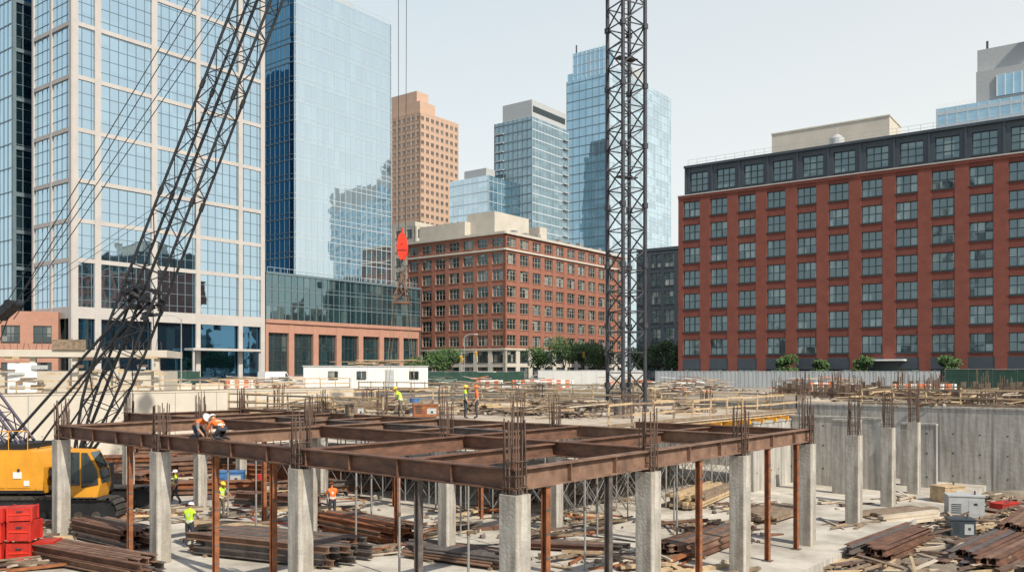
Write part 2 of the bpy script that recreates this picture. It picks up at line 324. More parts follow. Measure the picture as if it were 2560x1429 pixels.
# ---------------------------------------------------------------- timber deck
dk=MB(); DZ=-2.6
a0,a1,b0,b1=15.2,38,8.2,37
dk.bx(a0,a1,b0,b1,DZ-.05,DZ,ply)
k=a0+1.22
while k<a1: dk.bx(k-.012,k+.012,b0,b1,DZ,DZ+.004,lumberd); k+=1.22
k=b0+2.44
while k<b1: dk.bx(a0,a1,k-.012,k+.012,DZ+.0045,DZ+.008,lumberd); k+=2.44
k=b0+.1
while k<b1: dk.bx(a0+.05,a1-.05,k,k+.09,DZ-.22,DZ-.05,lumber); k+=.6
k=a0+.5
while k<a1: dk.bx(k,k+.15,b0-.4,b1+.1,DZ-.45,DZ-.22,yel if k>20 else lumber); k+=1.8
dk.build('plywood_deck',C0,SITE)
def rail(name,p,q,z,h=1.1,sp=1.9,mat=lumber,kick=True):
    mb=MB(); p=Vector(p);q=Vector(q);p.z=q.z=z; L=(q-p).length; n=max(1,int(L/sp)); d=(q-p)/n
    for i in range(n+1):
        c=p+d*i; mb.bar(c+Vector((0,0,-.1)),c+Vector((R.uniform(-.03,.03),0,h+R.uniform(-.03,.12))),.09,.09,mat if R.random()<.7 else lumberd)
    off=Vector((0,-.07,0))
    for zz in (.55,1.05):
        for i in range(n):
            mb.bar(p+d*i+off+Vector((0,0,zz*h/1.1+R.uniform(-.03,.03))),p+d*(i+1)+off+Vector((0,0,zz*h/1.1+R.uniform(-.03,.03))),.04,.10,mat if R.random()<.75 else lumberd)
    if kick: mb.bar(p+off+Vector((0,0,.1)),q+off+Vector((0,0,.1)),.04,.15,lumberd)
    return mb.build(name)
rail('timber_guardrail',P(16.5,b0+.1),P(a1,b0+.1),DZ)
rail('timber_guardrail',P(a1,b0+.1),P(a1,20),DZ)
rail('timber_guardrail',P(a1,24),P(a1,b1),DZ)
rail('timber_guardrail',P(a0+.1,22),P(a0+.1,b1),DZ)
rail('timber_guardrail',P(a0,b1-.1),P(a1,b1-.1),DZ)
rail('timber_guardrail',P(30,15),P(30,28),DZ,kick=False)
rail('timber_guardrail',P(A0+10,BM+.6),P(AM,BM+.6),ST+.4)
rail('timber_guardrail',P(AM+.7,BM),P(AM+.7,22),ST)
rail('timber_guardrail',P(AM+.7,6),P(AM+.7,-18),ST)
def scaffold(aa,bb,na,nb,sp=1.8,z0=FL,z1=DZ-.45):
    mb=MB()
    for i in range(na):
        for j in range(nb):
            mb.tube((i*sp,j*sp,z0),(i*sp,j*sp,z1),.035,galv,5)
            if i<na-1:
                mb.tube((i*sp,j*sp,z0+.3),((i+1)*sp,j*sp,z0+2.2),.018,galv,4); mb.tube(((i+1)*sp,j*sp,z0+.3),(i*sp,j*sp,z0+2.2),.018,galv,4)
                for z in (z0+2.3,z0+3.4): mb.tube((i*sp,j*sp,z),((i+1)*sp,j*sp,z),.025,galv,4)
            if j<nb-1:
                mb.tube((i*sp,j*sp,z0+.3),(i*sp,(j+1)*sp,z0+2.2),.018,galv,4); mb.tube((i*sp,(j+1)*sp,z0+.3),(i*sp,j*sp,z0+2.2),.018,galv,4)
                for z in (z0+2.3,z0+3.4): mb.tube((i*sp,j*sp,z),(i*sp,(j+1)*sp,z),.025,galv,4)
    mb.build('shoring_scaffold',P(aa,bb),SITE)
scaffold(15.6,9,5,5); scaffold(15.8,19,3,6); scaffold(26,9,4,3); scaffold(15.8,31,3,3)

# ---------------------------------------------------------------- stacks
def stack(name,x,y,z,L,ang,nw,nh,kind='i',mat=rust,w=.3,h=.3):
    mb=MB()
    for s in (-L*.35,L*.35): mb.bx(s-.06,s+.06,-nw*w*.55,nw*w*.55,0,.1,lumberd)
    for j in range(nh):
        for i in range(nw-j%2 if kind=='i' else nw):
            yy=(i-(nw-1)/2)*w*1.04+R.uniform(-.03,.03); zz=.1+h/2+j*(h+.01); o=R.uniform(-.5,.5); l=L*R.uniform(.75,1)/2; dy=R.uniform(-.08,.08)
            rr=R.random(); mm=mat if rr<.55 else ((rust2 if rr<.85 else dsteel) if kind!='t' else lumberd)
            if kind=='i': mb.ibeam((-l+o,yy,zz),(l+o,yy+dy,zz),w*.92,h,mm,.03)
            elif kind=='p': mb.tube((-l+o,yy,zz),(l+o,yy+dy,zz),w*.48,mm,8)
            else: mb.bar((-l+o,yy,zz),(l+o,yy+dy,zz),w*.9,h*.96,mm)
    return mb.build(name,(x,y,z),math.radians(ang))
stack('steel_beam_stack',-8.8,32.3,FL,7,-24,11,3,mat=dsteel,w=.2,h=.24)
stack('steel_beam_stack',-15.2,30.9,FL,7.2,-31,7,2,w=.22,h=.26)
stack('steel_beam_stack',-16.2,35.0,FL,5.2,-38,6,3,w=.22,h=.22)
stack('steel_beam_stack',-6.2,36.5,FL,5.8,-42,7,3,mat=rusto,w=.24,h=.2)
stack('pipe_stack',-1.8,31.5,FL,4.5,-30,12,4,'p',dsteel,.11,.10)
stack('steel_beam_stack',7.6,34,FL,5.5,52,8,2,w=.22,h=.24)
stack('timber_stack',10.2,46,FL,6.5,59,7,4,'t',lumber,.25,.15)
stack('timber_stack',12.4,41,FL,5.0,50,7,2,'t',lumberd,.25,.15)
stack('steel_beam_stack',15.6,35.3,FL-.4,7,47,7,2,w=.26,h=.28)
stack('steel_beam_stack',19.2,34.0,FL-.4,7.5,45,8,2,w=.26,h=.28)
stack('steel_beam_stack',23.3,38.5,FL-.4,6.5,50,6,3,w=.26,h=.26)
stack('timber_stack',18.6,41.5,FL-.35,4.5,28,5,3,'t',ply,.35,.16)
stack('timber_stack',13,33,FL-.4,5,30,4,1,'t',lumber,.25,.1)
stack('steel_beam_stack',-24.5,33,FL,6,-20,5,2)
stack('steel_beam_stack',2.2,33.5,FL,4.5,-15,4,1,w=.22,h=.2)
stack('timber_stack',-12.2,37.6,FL,4,-15,6,2,'t',lumber,.2,.1)
for x,y,l,an,nw,nh in [(-14,55,9,-10,8,3),(-20,60,9,35,8,3),(-10,50,7,20,6,2),(-24,52,8,-30,8,3),(-17.5,49,6,10,6,2),(-28,60,9,10,7,3),(-7,57,8,40,7,3),(-21,45,6,40,5,2),(-12,44,5,-20,4,2),(-30,52,7,-20,7,3),(-16,66,9,0,8,4),(-25,67,9,5,8,4)]:
    stack('steel_beam_stack',x,y,FL,l,an,nw,nh,mat=rusto if R.random()<.6 else rust)
def debris(name,x,y,z,rx,ry,n,mats,Lr=(1,3.5),hmax=.5):
    mb=MB()
    for i in range(n):
        l=R.uniform(*Lr); px,py=R.gauss(0,rx/2),R.gauss(0,ry/2); an=R.uniform(0,math.pi) if R.random()<.5 else R.gauss(.6,.25)
        hh=max(0,1-(px*px/rx/rx+py*py/ry/ry))*hmax*R.random()
        w=R.choice([.07,.1,.16,.25]); mb.ob((px,py,.06+hh),(l,w,R.choice([.04,.06,.1])),R.choice(mats),an,(R.gauss(0,.08),R.gauss(0,.06)))
    for i in range(n):
        s=R.uniform(.06,.3); mb.ob((R.gauss(0,rx*.7),R.gauss(0,ry*.7),s*.3),(s,s*.7,s*.6),R.choice([conc,lumberd,dsteel,siteg]),R.uniform(0,3),(R.uniform(-.4,.4),R.uniform(-.4,.4)))
    return mb.build(name,(x,y,z))
LM=[lumber,lumberd,ply,lumberd,rebar]
for x,y,rx,ry,n in [(15,39,2,2,40),(20,38,2.5,2,50),(22,41,2,2,40),(25,44,3,2,50),(17,45,2,2,36),(13.5,31,2,1.5,34),(17.5,31.5,2.5,1.5,36),(24,36,2,3,40),(21.5,46.5,3,1.5,45),(27,48,2,2,36),(18,36,2,2,30)]:
    debris('construction_debris',x,y,FL-.38,rx,ry,n,LM,Lr=(.6,3))
for x,y,rx,ry,n in [(-3,38,2,2,24),(-10,42,3,2,34),(-16,41,3,2,30),(3,40,2.5,2,26),(-20,37.5,2,1.5,20),(5,31,2,1.5,18),(-4,33,2,1,16),(-13,47,4,2,40),(-20,54,5,3,50),(-9,53,4,3,45),(12,43,2,2,24),(2,46,4,2,34),(-27,47,3,3,34),(8,38,2,1.4,20),(1.5,36,1.5,1.5,16),(-11.5,35.5,1.6,1,16),(9,36.5,1.5,1.5,18),(-2,42,2,2,24),(-17,31,1.6,1,16),(3,31.5,1.6,.8,12)]:
    debris('construction_debris',x,y,FL,rx,ry,n,LM+[rust,rusto],Lr=(.5,3),hmax=.3)
for x,y,rx,ry,n in [(-6,50,3,1.6,30),(1,50,2.6,1.6,30),(-2,54,3,2,36),(5,55,3,2,30),(-12,53,3,1.5,30),(3.5,47,1.5,1,18),(-9,58,4,2,40),(0,60,4,2,40),(10,52,2,1.4,18),(2,56,3,2,26)]:
    debris('deck_lumber_pile',x,y,DZ+.01,rx,ry,n,LM+[dsteel],hmax=.8)
stack('timber_stack',-.5,52.5,DZ,3,30,7,4,'t',lumber,.2,.12); stack('timber_stack',3.2,58,DZ,3.5,10,7,5,'t',lumberd,.2,.12); stack('timber_stack',-10,55,DZ,3.5,20,7,4,'t',lumber,.2,.12); stack('pipe_stack',-7.5,53,DZ,4,15,8,3,'p',dsteel,.12,.12)
for i in range(40):
    X=R.uniform(-50,44); Y=R.uniform(80,114)
    if X<-10 and Y<98: Y+=16
    debris('site_material_pile',X,Y,ST,R.uniform(2,5),R.uniform(1,2),26,LM+[conc,white,galv,rust,netor] ,Lr=(1,4.0),hmax=1.6)
for i in range(14):
    a=R.uniform(45,60); b=R.uniform(-18,34); p=P(a,b)
    debris('site_material_pile',p.x,p.y,ST,3,1.6,30,LM+[rust],Lr=(1,3.5),hmax=1.1)
# hoses and cables snaking over the slab
def hose(pts,r,mat):
    mb=MB()
    for k in range(len(pts)-1):
        p0=Vector(pts[max(0,k-1)]);p1=Vector(pts[k]);p2=Vector(pts[k+1]);p3=Vector(pts[min(len(pts)-1,k+2)])
        def cr2(t): return .5*((2*p1)+(p2-p0)*t+(2*p0-5*p1+4*p2-p3)*t*t+(3*p1-p0-3*p2+p3)*t**3)
        for j in range(6): mb.tube(cr2(j/6),cr2((j+1)/6),r,mat,6)
    mb.build('ground_hose')
zf=FL+.04
hose([(-11,34.5,zf),(-9,36,zf),(-6,34,zf),(-4,35.5,zf),(-1,34.3,zf),(2,36.5,zf),(5,35,zf)],.03,blk)
hose([(-16.4,49,zf),(-15,45,zf),(-13,43.5,zf),(-12,40,zf),(-9,39,zf),(-8,41,zf)],.03,redo)
hose([(21.6,42,FL-.2),(19,40,FL-.2),(17,40.5,FL-.2),(14,37.5,FL-.2),(13,35,FL-.2)],.035,blk)
def rcage(x,y,z,h,s=.6,n=12):
    mb=MB()
    for i in range(n):
        t=2*math.pi*i/n; px,py=s/2*math.cos(t),s/2*math.sin(t); l=h*R.uniform(.75,1.05); mb.tube((px,py,0),(px+R.uniform(-.1,.1),py+R.uniform(-.1,.1),l),.025,rebar,4)
    for zz in (.3,.7,1.1):
        for i in range(8):
            t=2*math.pi*i/8;t2=2*math.pi*(i+1)/8; mb.tube((s/2*math.cos(t),s/2*math.sin(t),zz),(s/2*math.cos(t2),s/2*math.sin(t2),zz),.014,rebar,4)
    mb.build('rebar_cage',(x,y,z))
for a,b,h in [(17,24,1.6),(17,34,1.7),(24,12,1.6),(27,22,1.5),(33,12,1.6),(21,30,1.5),(17,14,1.5),(28,30,1.5),(34,26,1.6)]:
    p=P(a,b); rcage(p.x,p.y,DZ,h)
for i in range(34):
    p=P(R.uniform(45,62),R.uniform(-14,16)); rcage(p.x,p.y,ST,R.uniform(1.4,2.5),R.uniform(.5,.9),R.choice([8,10,12]))
def lagging(o_,L_,ang,h):
    mb=MB(); n=int(L_/.45)
    for i in range(n): mb.bx(i*.45,i*.45+.38,0,.08,0,h+R.uniform(-.3,.3),lumberd if R.random()<.7 else rebar)
    mb.bx(0,L_,-.12,0,h*.4,h*.4+.15,rebar); mb.build('timber_lagging_wall',(o_.x,o_.y,ST),ang)
ab=math.atan2(-B.y,-B.x)
lagging(P(63,20),36,ab,1.1); lagging(P(50,2),12,ab,.7); lagging(P(56,14),10,ab,.9)

def gen(name,x,y,z,s,mat,ang):
    mb=MB(); l,wd,h=s
    mb.bx(-l/2,l/2,-wd/2,wd/2,.15,h,mat); mb.bx(-l/2-.03,l/2+.03,-wd/2-.03,wd/2+.03,h,h+.06,mat)
    mb.bx(-l/2+.1,l/2-.1,-wd/2+.05,wd/2-.05,0,.15,dsteel)
    for k in range(5): mb.bx(-l/2+.12,-l/2+l*.35,-wd/2-.012,-wd/2,.35+k*.1,.39+k*.1,frame)
    mb.bx(l*.05,l*.42,-wd/2-.01,-wd/2,.3,h-.15,greyp); mb.bx(l*.2,l*.3,-wd/2-.02,-wd/2-.01,h-.4,h-.3,frame)
    mb.tube((l*.3,0,h),(l*.3,0,h+.25),.05,dsteel,8); mb.build(name,(x,y,z),math.radians(ang))
gen('generator',22.4,42.6,FL-.35,(1.6,1,1.15),greyp,-15)
gen('tool_box',19.6,37.6,FL-.4,(1.0,.8,.9),navy,-10)
gen('red_tool_chest',25.2,44,FL-.4,(1.5,.7,.6),red,30)
gen('wooden_crate',23.3,46,FL-.4,(1.4,1,1.2),lumber,20)
gen('air_compressor',-16.4,50,FL,(1.6,1,1.1),blue,10)
gen('tool_cart',-4.6,45.6,DZ,(1.3,.8,.75),rusto,10)
gen('tool_box',-8.5,46.5,DZ,(.9,.6,.7),lumberd,30)
def drum(x,y,z,mat):
    mb=MB()
    for k in range(3): mb.tube((0,0,.02+k*.29),(0,0,.3+k*.29),.29,mat,16); mb.tube((0,0,.29+k*.29),(0,0,.32+k*.29),.305,mat,16)
    mb.build('steel_drum',(x,y,z))
for x,y,c in [(-14.8,50.5,red),(-5.9,52,blue),(6.2,50,dsteel),(-11,47.5,dsteel)]: drum(x,y,DZ if y>51 or x>0 else FL,c)
for (x,y,z) in [(-18.9,31.4,0),(-17.95,31.6,0),(-18.85,31.45,.78),(-17.9,31.6,.78),(-18.8,31.4,1.5),(-18.0,31.65,1.5),(-17.3,31.9,-0),(-19.8,31.2,0),(-19.7,31.2,.78)]:
    mb=MB(); hs=.39; hh=.7 if z<1.4 else .5
    mb.bx(-hs,hs,-hs,hs,0.03,hh,red)
    for sx in (-1,1):
        for sy in (-1,1): mb.bx(sx*hs-.04,sx*hs+.04,sy*hs-.04,sy*hs+.04,0,hh+.02,red)
    mb.bx(-hs-.01,hs+.01,-hs-.03,-hs-.005,hh*.48,hh*.56,redo); mb.bx(-.1,.1,-hs-.035,-hs-.002,hh*.7,hh*.78,frame)
    mb.build('red_steel_crate',(x,y,FL+z),R.uniform(-.15,.15)+.1)

# ---------------------------------------------------------------- lattice tower mast
def lattice(mb,p,q,w,h,side,mat,step,rc=.07,rd=.035,taper0=0,taper1=0):
    p=Vector(p);q=Vector(q);d=q-p;L=d.length;d.normalize(); s=Vector(side); s=(s-d*s.dot(d)).normalized(); u=d.cross(s)
    n=max(2,int(L/step)); 
    def sec(i):
        t=L*i/n; k=1
        if taper0 and t<taper0: k=.3+.7*t/taper0
        if taper1 and L-t<taper1: k=.3+.7*(L-t)/taper1
        c=p+d*t; return [c+(s*(w/2)*a+u*(h/2)*b)*k for a,b in ((-1,-1),(1,-1),(1,1),(-1,1))]
    prev=sec(0)
    for i in range(1,n+1):
        cur=sec(i)
        for k in range(4):
            mb.tube(prev[k],cur[k],rc,mat,6)
            k2=(k+1)%4
            if i%2: mb.tube(prev[k],cur[k2],rd,mat,4)
            else: mb.tube(prev[k2],cur[k],rd,mat,4)
            mb.tube(cur[k],cur[k2],rd*.9,mat,4)
        if i==1:
            for k in range(4): mb.tube(prev[k],prev[(k+1)%4],rd,mat,4)
        prev=cur
tm=empty('tower_crane_mast')
mb=MB(); X,Y=7.7,58
sidev=(math.cos(math.radians(28)),math.sin(math.radians(28)),0)
lattice(mb,(X,Y,FL),(X,Y,34),1.8,1.8,sidev,mastm,1.35,.13,.052)
for zz in range(-5,34,4):
    c=Vector((X,Y,zz)); s=Vector(sidev); u=Vector((-s.y,s.x,0))
    for a,b in ((-1,-1),(1,-1),(1,1),(-1,1)):
        pp=c+s*.9*a+u*.9*b; mb.ob(pp,(.3,.3,.35),mastm,math.radians(28))
mb.build('lattice_mast',parent=tm)
mb=MB(); s=Vector(sidev); u=Vector((-s.y,s.x,0))
for k in (-.25,.25): mb.tube(Vector((X,Y,FL))+s*k,Vector((X,Y,34))+s*k,.035,mastm,5)
z=FL
while z<34: mb.tube(Vector((X,Y,z))-s*.25,Vector((X,Y,z))+s*.25,.018,mastm,4); z+=.33
for zz in range(-3,34,8): mb.ob((X,Y+.1,zz),(1.5,.7,.05),mastm,math.radians(28))
mb.build('ladder',parent=tm)
mb=MB(); mb.ob((X,Y,34.3),(2.6,2.6,.6),mastm,math.radians(28)); mb.tube((X,Y,34.6),(X,Y,35.8),1.1,mastm,16); mb.build('slewing_ring',parent=tm)
mb=MB(); mb.ob((X,Y,FL+.4),(5,5,.8),conc,math.radians(28)); mb.build('footing',parent=tm)

# ---------------------------------------------------------------- crawler crane
cr=empty('crawler_crane')
F=Vector((-20.9,41.6,-4.3)); T=Vector((-5.4,42.2,36))
mb=MB(); lattice(mb,F,T,1.35,1.6,(0,1,0),blk,1.35,.07,.03,taper0=3.5,taper1=3)
d=(T-F).normalized(); up=Vector((0,1,0)).cross(d)
for k in (-.12,.0,.12): mb.tube(F+Vector((0,k,0))-up*.1,T+Vector((0,k,0))-up*.1,.028,blk,4)
for t in (8,13.5,19,25,31,37): 
    c=F+d*t
    for a in (-.67,.67):
        for b in (-.8,.8): mb.tube(c+Vector((0,a,0))+up*b-d*.2,c+Vector((0,a,0))+up*b+d*.2,.11,blk,8)
c=F+d*11.8-d*3.6
for i in range(26):
    q=c+d*R.uniform(-.8,.8)+Vector((0,R.uniform(-.7,.7),0))+up*R.uniform(-.8,.8)
    mb.ob(q,(R.uniform(.2,.7),R.uniform(.1,.4),R.uniform(.06,.22)),blk,R.uniform(0,3),(R.uniform(-.5,.5),R.uniform(-1,1)))
mb.build('boom',parent=cr)
mb=MB(); mb.tube(T+Vector((0,-.5,.2)),T+Vector((0,.5,.2)),.55,blk,20); mb.build('boom_head_sheave',parent=cr)
mb=MB()
hz0,hz1=-5.75,-3.75
prof=[(-26.6,hz0),(-21.9,hz0),(-21.9,hz0+1.2),(-22.2,hz1-.1),(-22.5,hz1),(-26.2,hz1),(-26.6,hz1-.35)]
n=len(prof)
vs=[(x,40.2,z) for x,z in prof]+[(x,43.4,z) for x,z in prof]
mb.raw(vs,[tuple(range(n))]+[tuple(range(n,2*n))[::-1]]+[(i+n,(i+1)%n+n,(i+1)%n,i) for i in range(n)],yel)
for x0,x1 in ((-26.2,-25),(-24.9,-23.7),(-23.6,-22.5)):
    mb.bx(x0,x1,40.17,40.2,hz0+.25,hz1-.3,yel); mb.bx(x0+.5,x0+.6,40.13,40.17,hz0+1,hz0+1.15,frame)
for k in range(6): mb.bx(-26.0,-25.2,40.15,40.17,hz0+.5+k*.12,hz0+.55+k*.12,frame)
mb.bx(-26.6,-21.9,40.16,40.2,hz0,hz0+.14,blk); mb.bx(-23.3,-22.9,40.14,40.17,hz0+.7,hz0+1.0,white); mb.bx(-22.8,-22.55,40.14,40.17,hz0+.35,hz0+.6,white)
mb.bx(-26.0,-23.0,40.5,43,hz1,hz1+.25,blk); mb.tube((-25,41.5,hz1+.2),(-25,41.5,hz1+.9),.1,dsteel,10)
for k in range(5): mb.tube((-26.3+k*.9,40.3,hz1),(-26.3+k*.9,40.3,hz1+.9),.02,yel,5)
mb.tube((-26.3,40.3,hz1+.9),(-22.7,40.3,hz1+.9),.02,yel,5)
mb.build('machinery_house',parent=cr)
mb=MB(); mb.bx(-28.2,-26.65,40,43.6,-6,-4,blk); mb.build('counterweight',parent=cr)
mb=MB(); X0,X1=-20.9,-19.1
prof=[(X0,-5.9),(X1-.15,-5.9),(X1,-5.3),(X1-.1,-4.6),(X1-.55,-3.75),(X0,-3.7)]; n=len(prof)
vs=[(x,39.9,z) for x,z in prof]+[(x,41.0,z) for x,z in prof]
mb.raw(vs,[tuple(range(n))]+[tuple(range(n,2*n))[::-1]]+[(i+n,(i+1)%n+n,(i+1)%n,i) for i in range(n)],yel)
mb.raw([(X0+.08,39.87,-5.35),(X0+.85,39.87,-5.35),(X0+.85,39.87,-3.8),(X0+.08,39.87,-3.8)],[(0,1,2,3)],cabg)
mb.raw([(X0+.93,39.87,-5.45),(X1-.08,39.87,-5.3),(X1-.16,39.87,-4.62),(X1-.6,39.87,-3.82),(X0+.93,39.87,-3.82)],[(0,1,2,3,4)],cabg)
mb.raw([(X1+.02,40,-5.25),(X1+.02,40.9,-5.25),(X1-.08,40.9,-4.6),(X1-.08,40,-4.6)],[(0,1,2,3)],cabg)
mb.raw([(X1-.07,40,-4.55),(X1-.07,40.9,-4.55),(X1-.5,40.9,-3.8),(X1-.5,40,-3.8)],[(0,1,2,3)],cabg)
mb.tube((X0,39.7,-5.2),(X0,39.7,-4.2),.025,blk,6); mb.bx(X0-.2,X1,39.6,41.1,-6.0,-5.9,blk)
mb.build('operator_cab',parent=cr)
mb=MB(); mb.bx(-22.1,-20.0,41.1,43.2,-6.0,-4.6,blk); mb.tube((-21.2,41.2,-4.3),(-21.2,43.2,-4.3),.5,dsteel,18); mb.tube((-22.6,42,-6.35),(-22.6,42,-5.75),1.3,blk,24)
mb.bx(-25,-20,40.6,43.4,-6.6,-6.3,blk)
for k in range(10): mb.ob((R.uniform(-21.9,-20.9),40.3+R.uniform(0,.6),R.uniform(-5.6,-4.4)),(.3,.2,.25),blk,R.uniform(0,1))
mb.build('turntable_and_winch',parent=cr)
def track(y0,y1):
    mb=MB(); L0,L1,r=-26.8,-18.2,.52; zc=FL+r+.02; pts=[]
    for i in range(13): t=-math.pi/2+math.pi*i/12; pts.append((L1-r+r*math.cos(t),zc+r*math.sin(t)))
    for i in range(13): t=math.pi/2+math.pi*i/12; pts.append((L0+r+r*math.cos(t),zc+r*math.sin(t)))
    n=len(pts); vs=[(x,y0+.12,z) for x,z in pts]+[(x,y1-.12,z) for x,z in pts]
    mb.raw(vs,[tuple(range(n)),tuple(range(n,2*n))[::-1]]+[(i+n,(i+1)%n+n,(i+1)%n,i) for i in range(n)],blk)
    x=L0+r
    while x<L1-r:
        for zz in (zc-r-.0,zc+r): mb.bx(x,x+.24,y0,y1,zz-.03,zz+.06,rub)
        x+=.3
    for cx,s in ((L1-r,1),(L0+r,-1)):
        for i in range(6):
            t=-math.pi/2+math.pi*(i+.5)/6; mb.ob((cx+s*(r+.02)*math.cos(t),(y0+y1)/2,zc+(r+.02)*math.sin(t)),(.1,y1-y0,.22),rub,0,(0,-t*s))
    for i in range(9): xx=L0+1+i*(L1-L0-2)/8; mb.tube((xx,y0+.05,zc-.25),(xx,y0+.14,zc-.25),.2,rub,14)
    mb.build('crawler_track',parent=cr)
track(39.6,40.6); track(43.4,44.4)
mb=MB(); mt0=Vector((-23.6,41.8,-3.9)); mt1=Vector((-26.8,41.8,.4))
lattice(mb,mt0,mt1,1.4,.5,(0,1,0),purp,.9,.07,.03); mb.build('gantry_mast',parent=cr)
mb=MB()
for yy in (41.0,42.6):
    mb.tube((-24.2,yy,-3.6),F+d*8.2+Vector((0,yy-41.8,0)),.07,blk,6)
    mb.tube((-22.6,yy,-3.7),F+d*7.2+Vector((0,yy-41.8,0)),.05,blk,6)
mb.build('boom_backstop_struts',parent=cr)
mb=MB(); Mp=Vector((-24.7,42,2.9))
for k in (-.35,.35):
    o=Vector((0,k,0))
    mb.tube(Mp+o,T+o*1.4+up*.5,.022,blk,4); mb.tube(Mp+o+Vector((.15,0,-.4)),F+d*33+up*.7+o,.02,blk,4)
    mb.tube(mt1+o,Mp+o,.03,blk,4); mb.tube(Vector((-27,41.8+k,-3.8)),Mp+o,.025,blk,4)
    mb.tube(Mp+o,F+d*15+up*.7+o,.012,blk,4)
mb.ob(Mp,(1.0,.9,.35),blk,0,(0,-.7)); mb.tube(Mp+Vector((-.4,-.5,-.2)),Mp+Vector((-.4,.5,-.2)),.28,blk,14); mb.tube(Mp+Vector((.35,-.5,.3)),Mp+Vector((.35,.5,.3)),.22,blk,14)
mb.build('pendant_lines',parent=cr)
hk=Vector((-5.38,42.2,5.55)); mb=MB()
mb.tube(hk+Vector((-.18,0,.9)),Vector((hk.x-.22,42.2,36)),.018,blk,4); mb.tube(hk+Vector((.16,0,.9)),Vector((hk.x+.26,42.2,36)),.018,blk,4)
mb.build('hoist_lines',parent=cr)
mb=MB()
prof=[(-.10,1.15),(.10,1.15),(.18,1.0),(.23,.75),(.26,.45),(.24,.2),(.16,.0),(.1,-.14),(-.1,-.14),(-.16,.0),(-.24,.2),(-.26,.45),(-.23,.75),(-.18,1.0)]; n=14
for y0,y1,sc in ((-.2,-.14,1),(.14,.2,1),(-.14,.14,.88)):
    vs=[hk+Vector((x*sc,y0,.5+(z-.5)*sc)) for x,z in prof]+[hk+Vector((x*sc,y1,.5+(z-.5)*sc)) for x,z in prof]
    mb.raw(vs,[tuple(range(n)),tuple(range(n,2*n))[::-1]]+[(i+n,(i+1)%n+n,(i+1)%n,i) for i in range(n)],redo)
mb.bx(hk.x-.24,hk.x+.24,hk.y-.225,hk.y-.2,hk.z+.3,hk.z+.36,red)
mb.tube(hk+Vector((0,-.23,.62)),hk+Vector((0,.23,.62)),.04,red,12); mb.tube(hk+Vector((0,0,1.1)),hk+Vector((0,0,1.4)),.06,redo,8)
mb.tube(hk+Vector((0,0,-.1)),hk+Vector((0,0,-.4)),.06,dsteel,8)
pr=None
for i in range(9):
    t=math.pi/2-i*math.pi*1.4/8; q=hk+Vector((.16*math.cos(t),0,-.55+.16*math.sin(t)))
    if pr is not None: mb.tube(pr,q,.045,dsteel,6)
    pr=q
mb.build('hook_block',parent=cr)
mb=MB(); hb=hk+Vector((0,0,-.65))
for dx,dy in ((-.4,-.3),(.25,-.3),(-.35,.4),(.3,.4)):
    q=hb+Vector((dx,dy,-1.6)); mb.tube(hb,q,.025,rust2,4); mb.tube(q,q+Vector((dx*.3+(.2 if dx>0 else -.35),0,-4.9)),.012,lumberd,4)
mb.ob(hb+Vector((-.05,-.3,-1.6)),(.8,.1,.1),rust,.1); mb.ob(hb+Vector((-.05,.4,-1.6)),(.8,.1,.1),rust,.1)
for k in range(26): 
    z0_=-R.uniform(0,1.1); sp_=.12+abs(z0_)*.2
    mb.tube(hb+Vector((R.uniform(-sp_,sp_),R.uniform(-.15,.15),z0_)),hb+Vector((R.uniform(-sp_,sp_)*1.5,R.uniform(-.3,.3),z0_-R.uniform(.3,.7))),.03,R.choice([rust,rust2,rebar]),4)
mb.build('rigging_slings',parent=cr)

# ---------------------------------------------------------------- buildings
def mp(face,W,D):
    if face=='f': return lambda u,v:(u,-v)
    if face=='l': return lambda u,v:(-v,D-u)
    if face=='r': return lambda u,v:(W+v,u)
def fb(mb,f,u0,u1,v0,v1,z0,z1,mat):
    a=f(u0,v0);b=f(u1,v1); mb.bx(a[0],b[0],a[1],b[1],z0,z1,mat)
def punched(mb,f,U,z0,floors,fh,bays,winw,winh,sill,wallm,spm,glm,frm,cols=3,rows=2,u0=0,ft=.07,rec=.3,sprec=.05):
    bw=U/bays; z1=z0+floors*fh
    fb(mb,f,u0+.3,u0+U-.3,-rec-.3,-rec,z0,z1,glm)
    e=(bw-winw)/2
    fb(mb,f,u0,u0+e,-rec-.2,0,z0,z1,wallm); fb(mb,f,u0+U-e,u0+U,-rec-.2,0,z0,z1,wallm)
    for i in range(1,bays): fb(mb,f,u0+i*bw-e,u0+i*bw+e,-rec-.2,0,z0,z1,wallm)
    for i in range(bays):
        ua=u0+i*bw+e; ub=ua+winw
        for j in range(floors+1):
            lo=z0 if j==0 else z0+(j-1)*fh+sill+winh
            hi=z1-.001 if j==floors else z0+j*fh+sill
            if hi>lo: 
                fb(mb,f,ua,ub,-rec-.15,-sprec,lo,hi,spm)
                if j<floors: fb(mb,f,ua-.05,ub+.05,-.1,.05,hi-.14,hi+.001,frm if spm is not framec and frm is not framec else spm)
        for j in range(floors):
            s=z0+j*fh+sill; 
            for c in range(cols+1):
                uu=ua+(winw-ft)*c/cols; fb(mb,f,uu,uu+ft,-rec,-rec+.1,s,s+winh,frm)
            for r in range(rows+1):
                zz=s+(winh-ft)*r/rows; fb(mb,f,ua,ub,-rec+.001,-rec+.09,zz,zz+ft,frm)
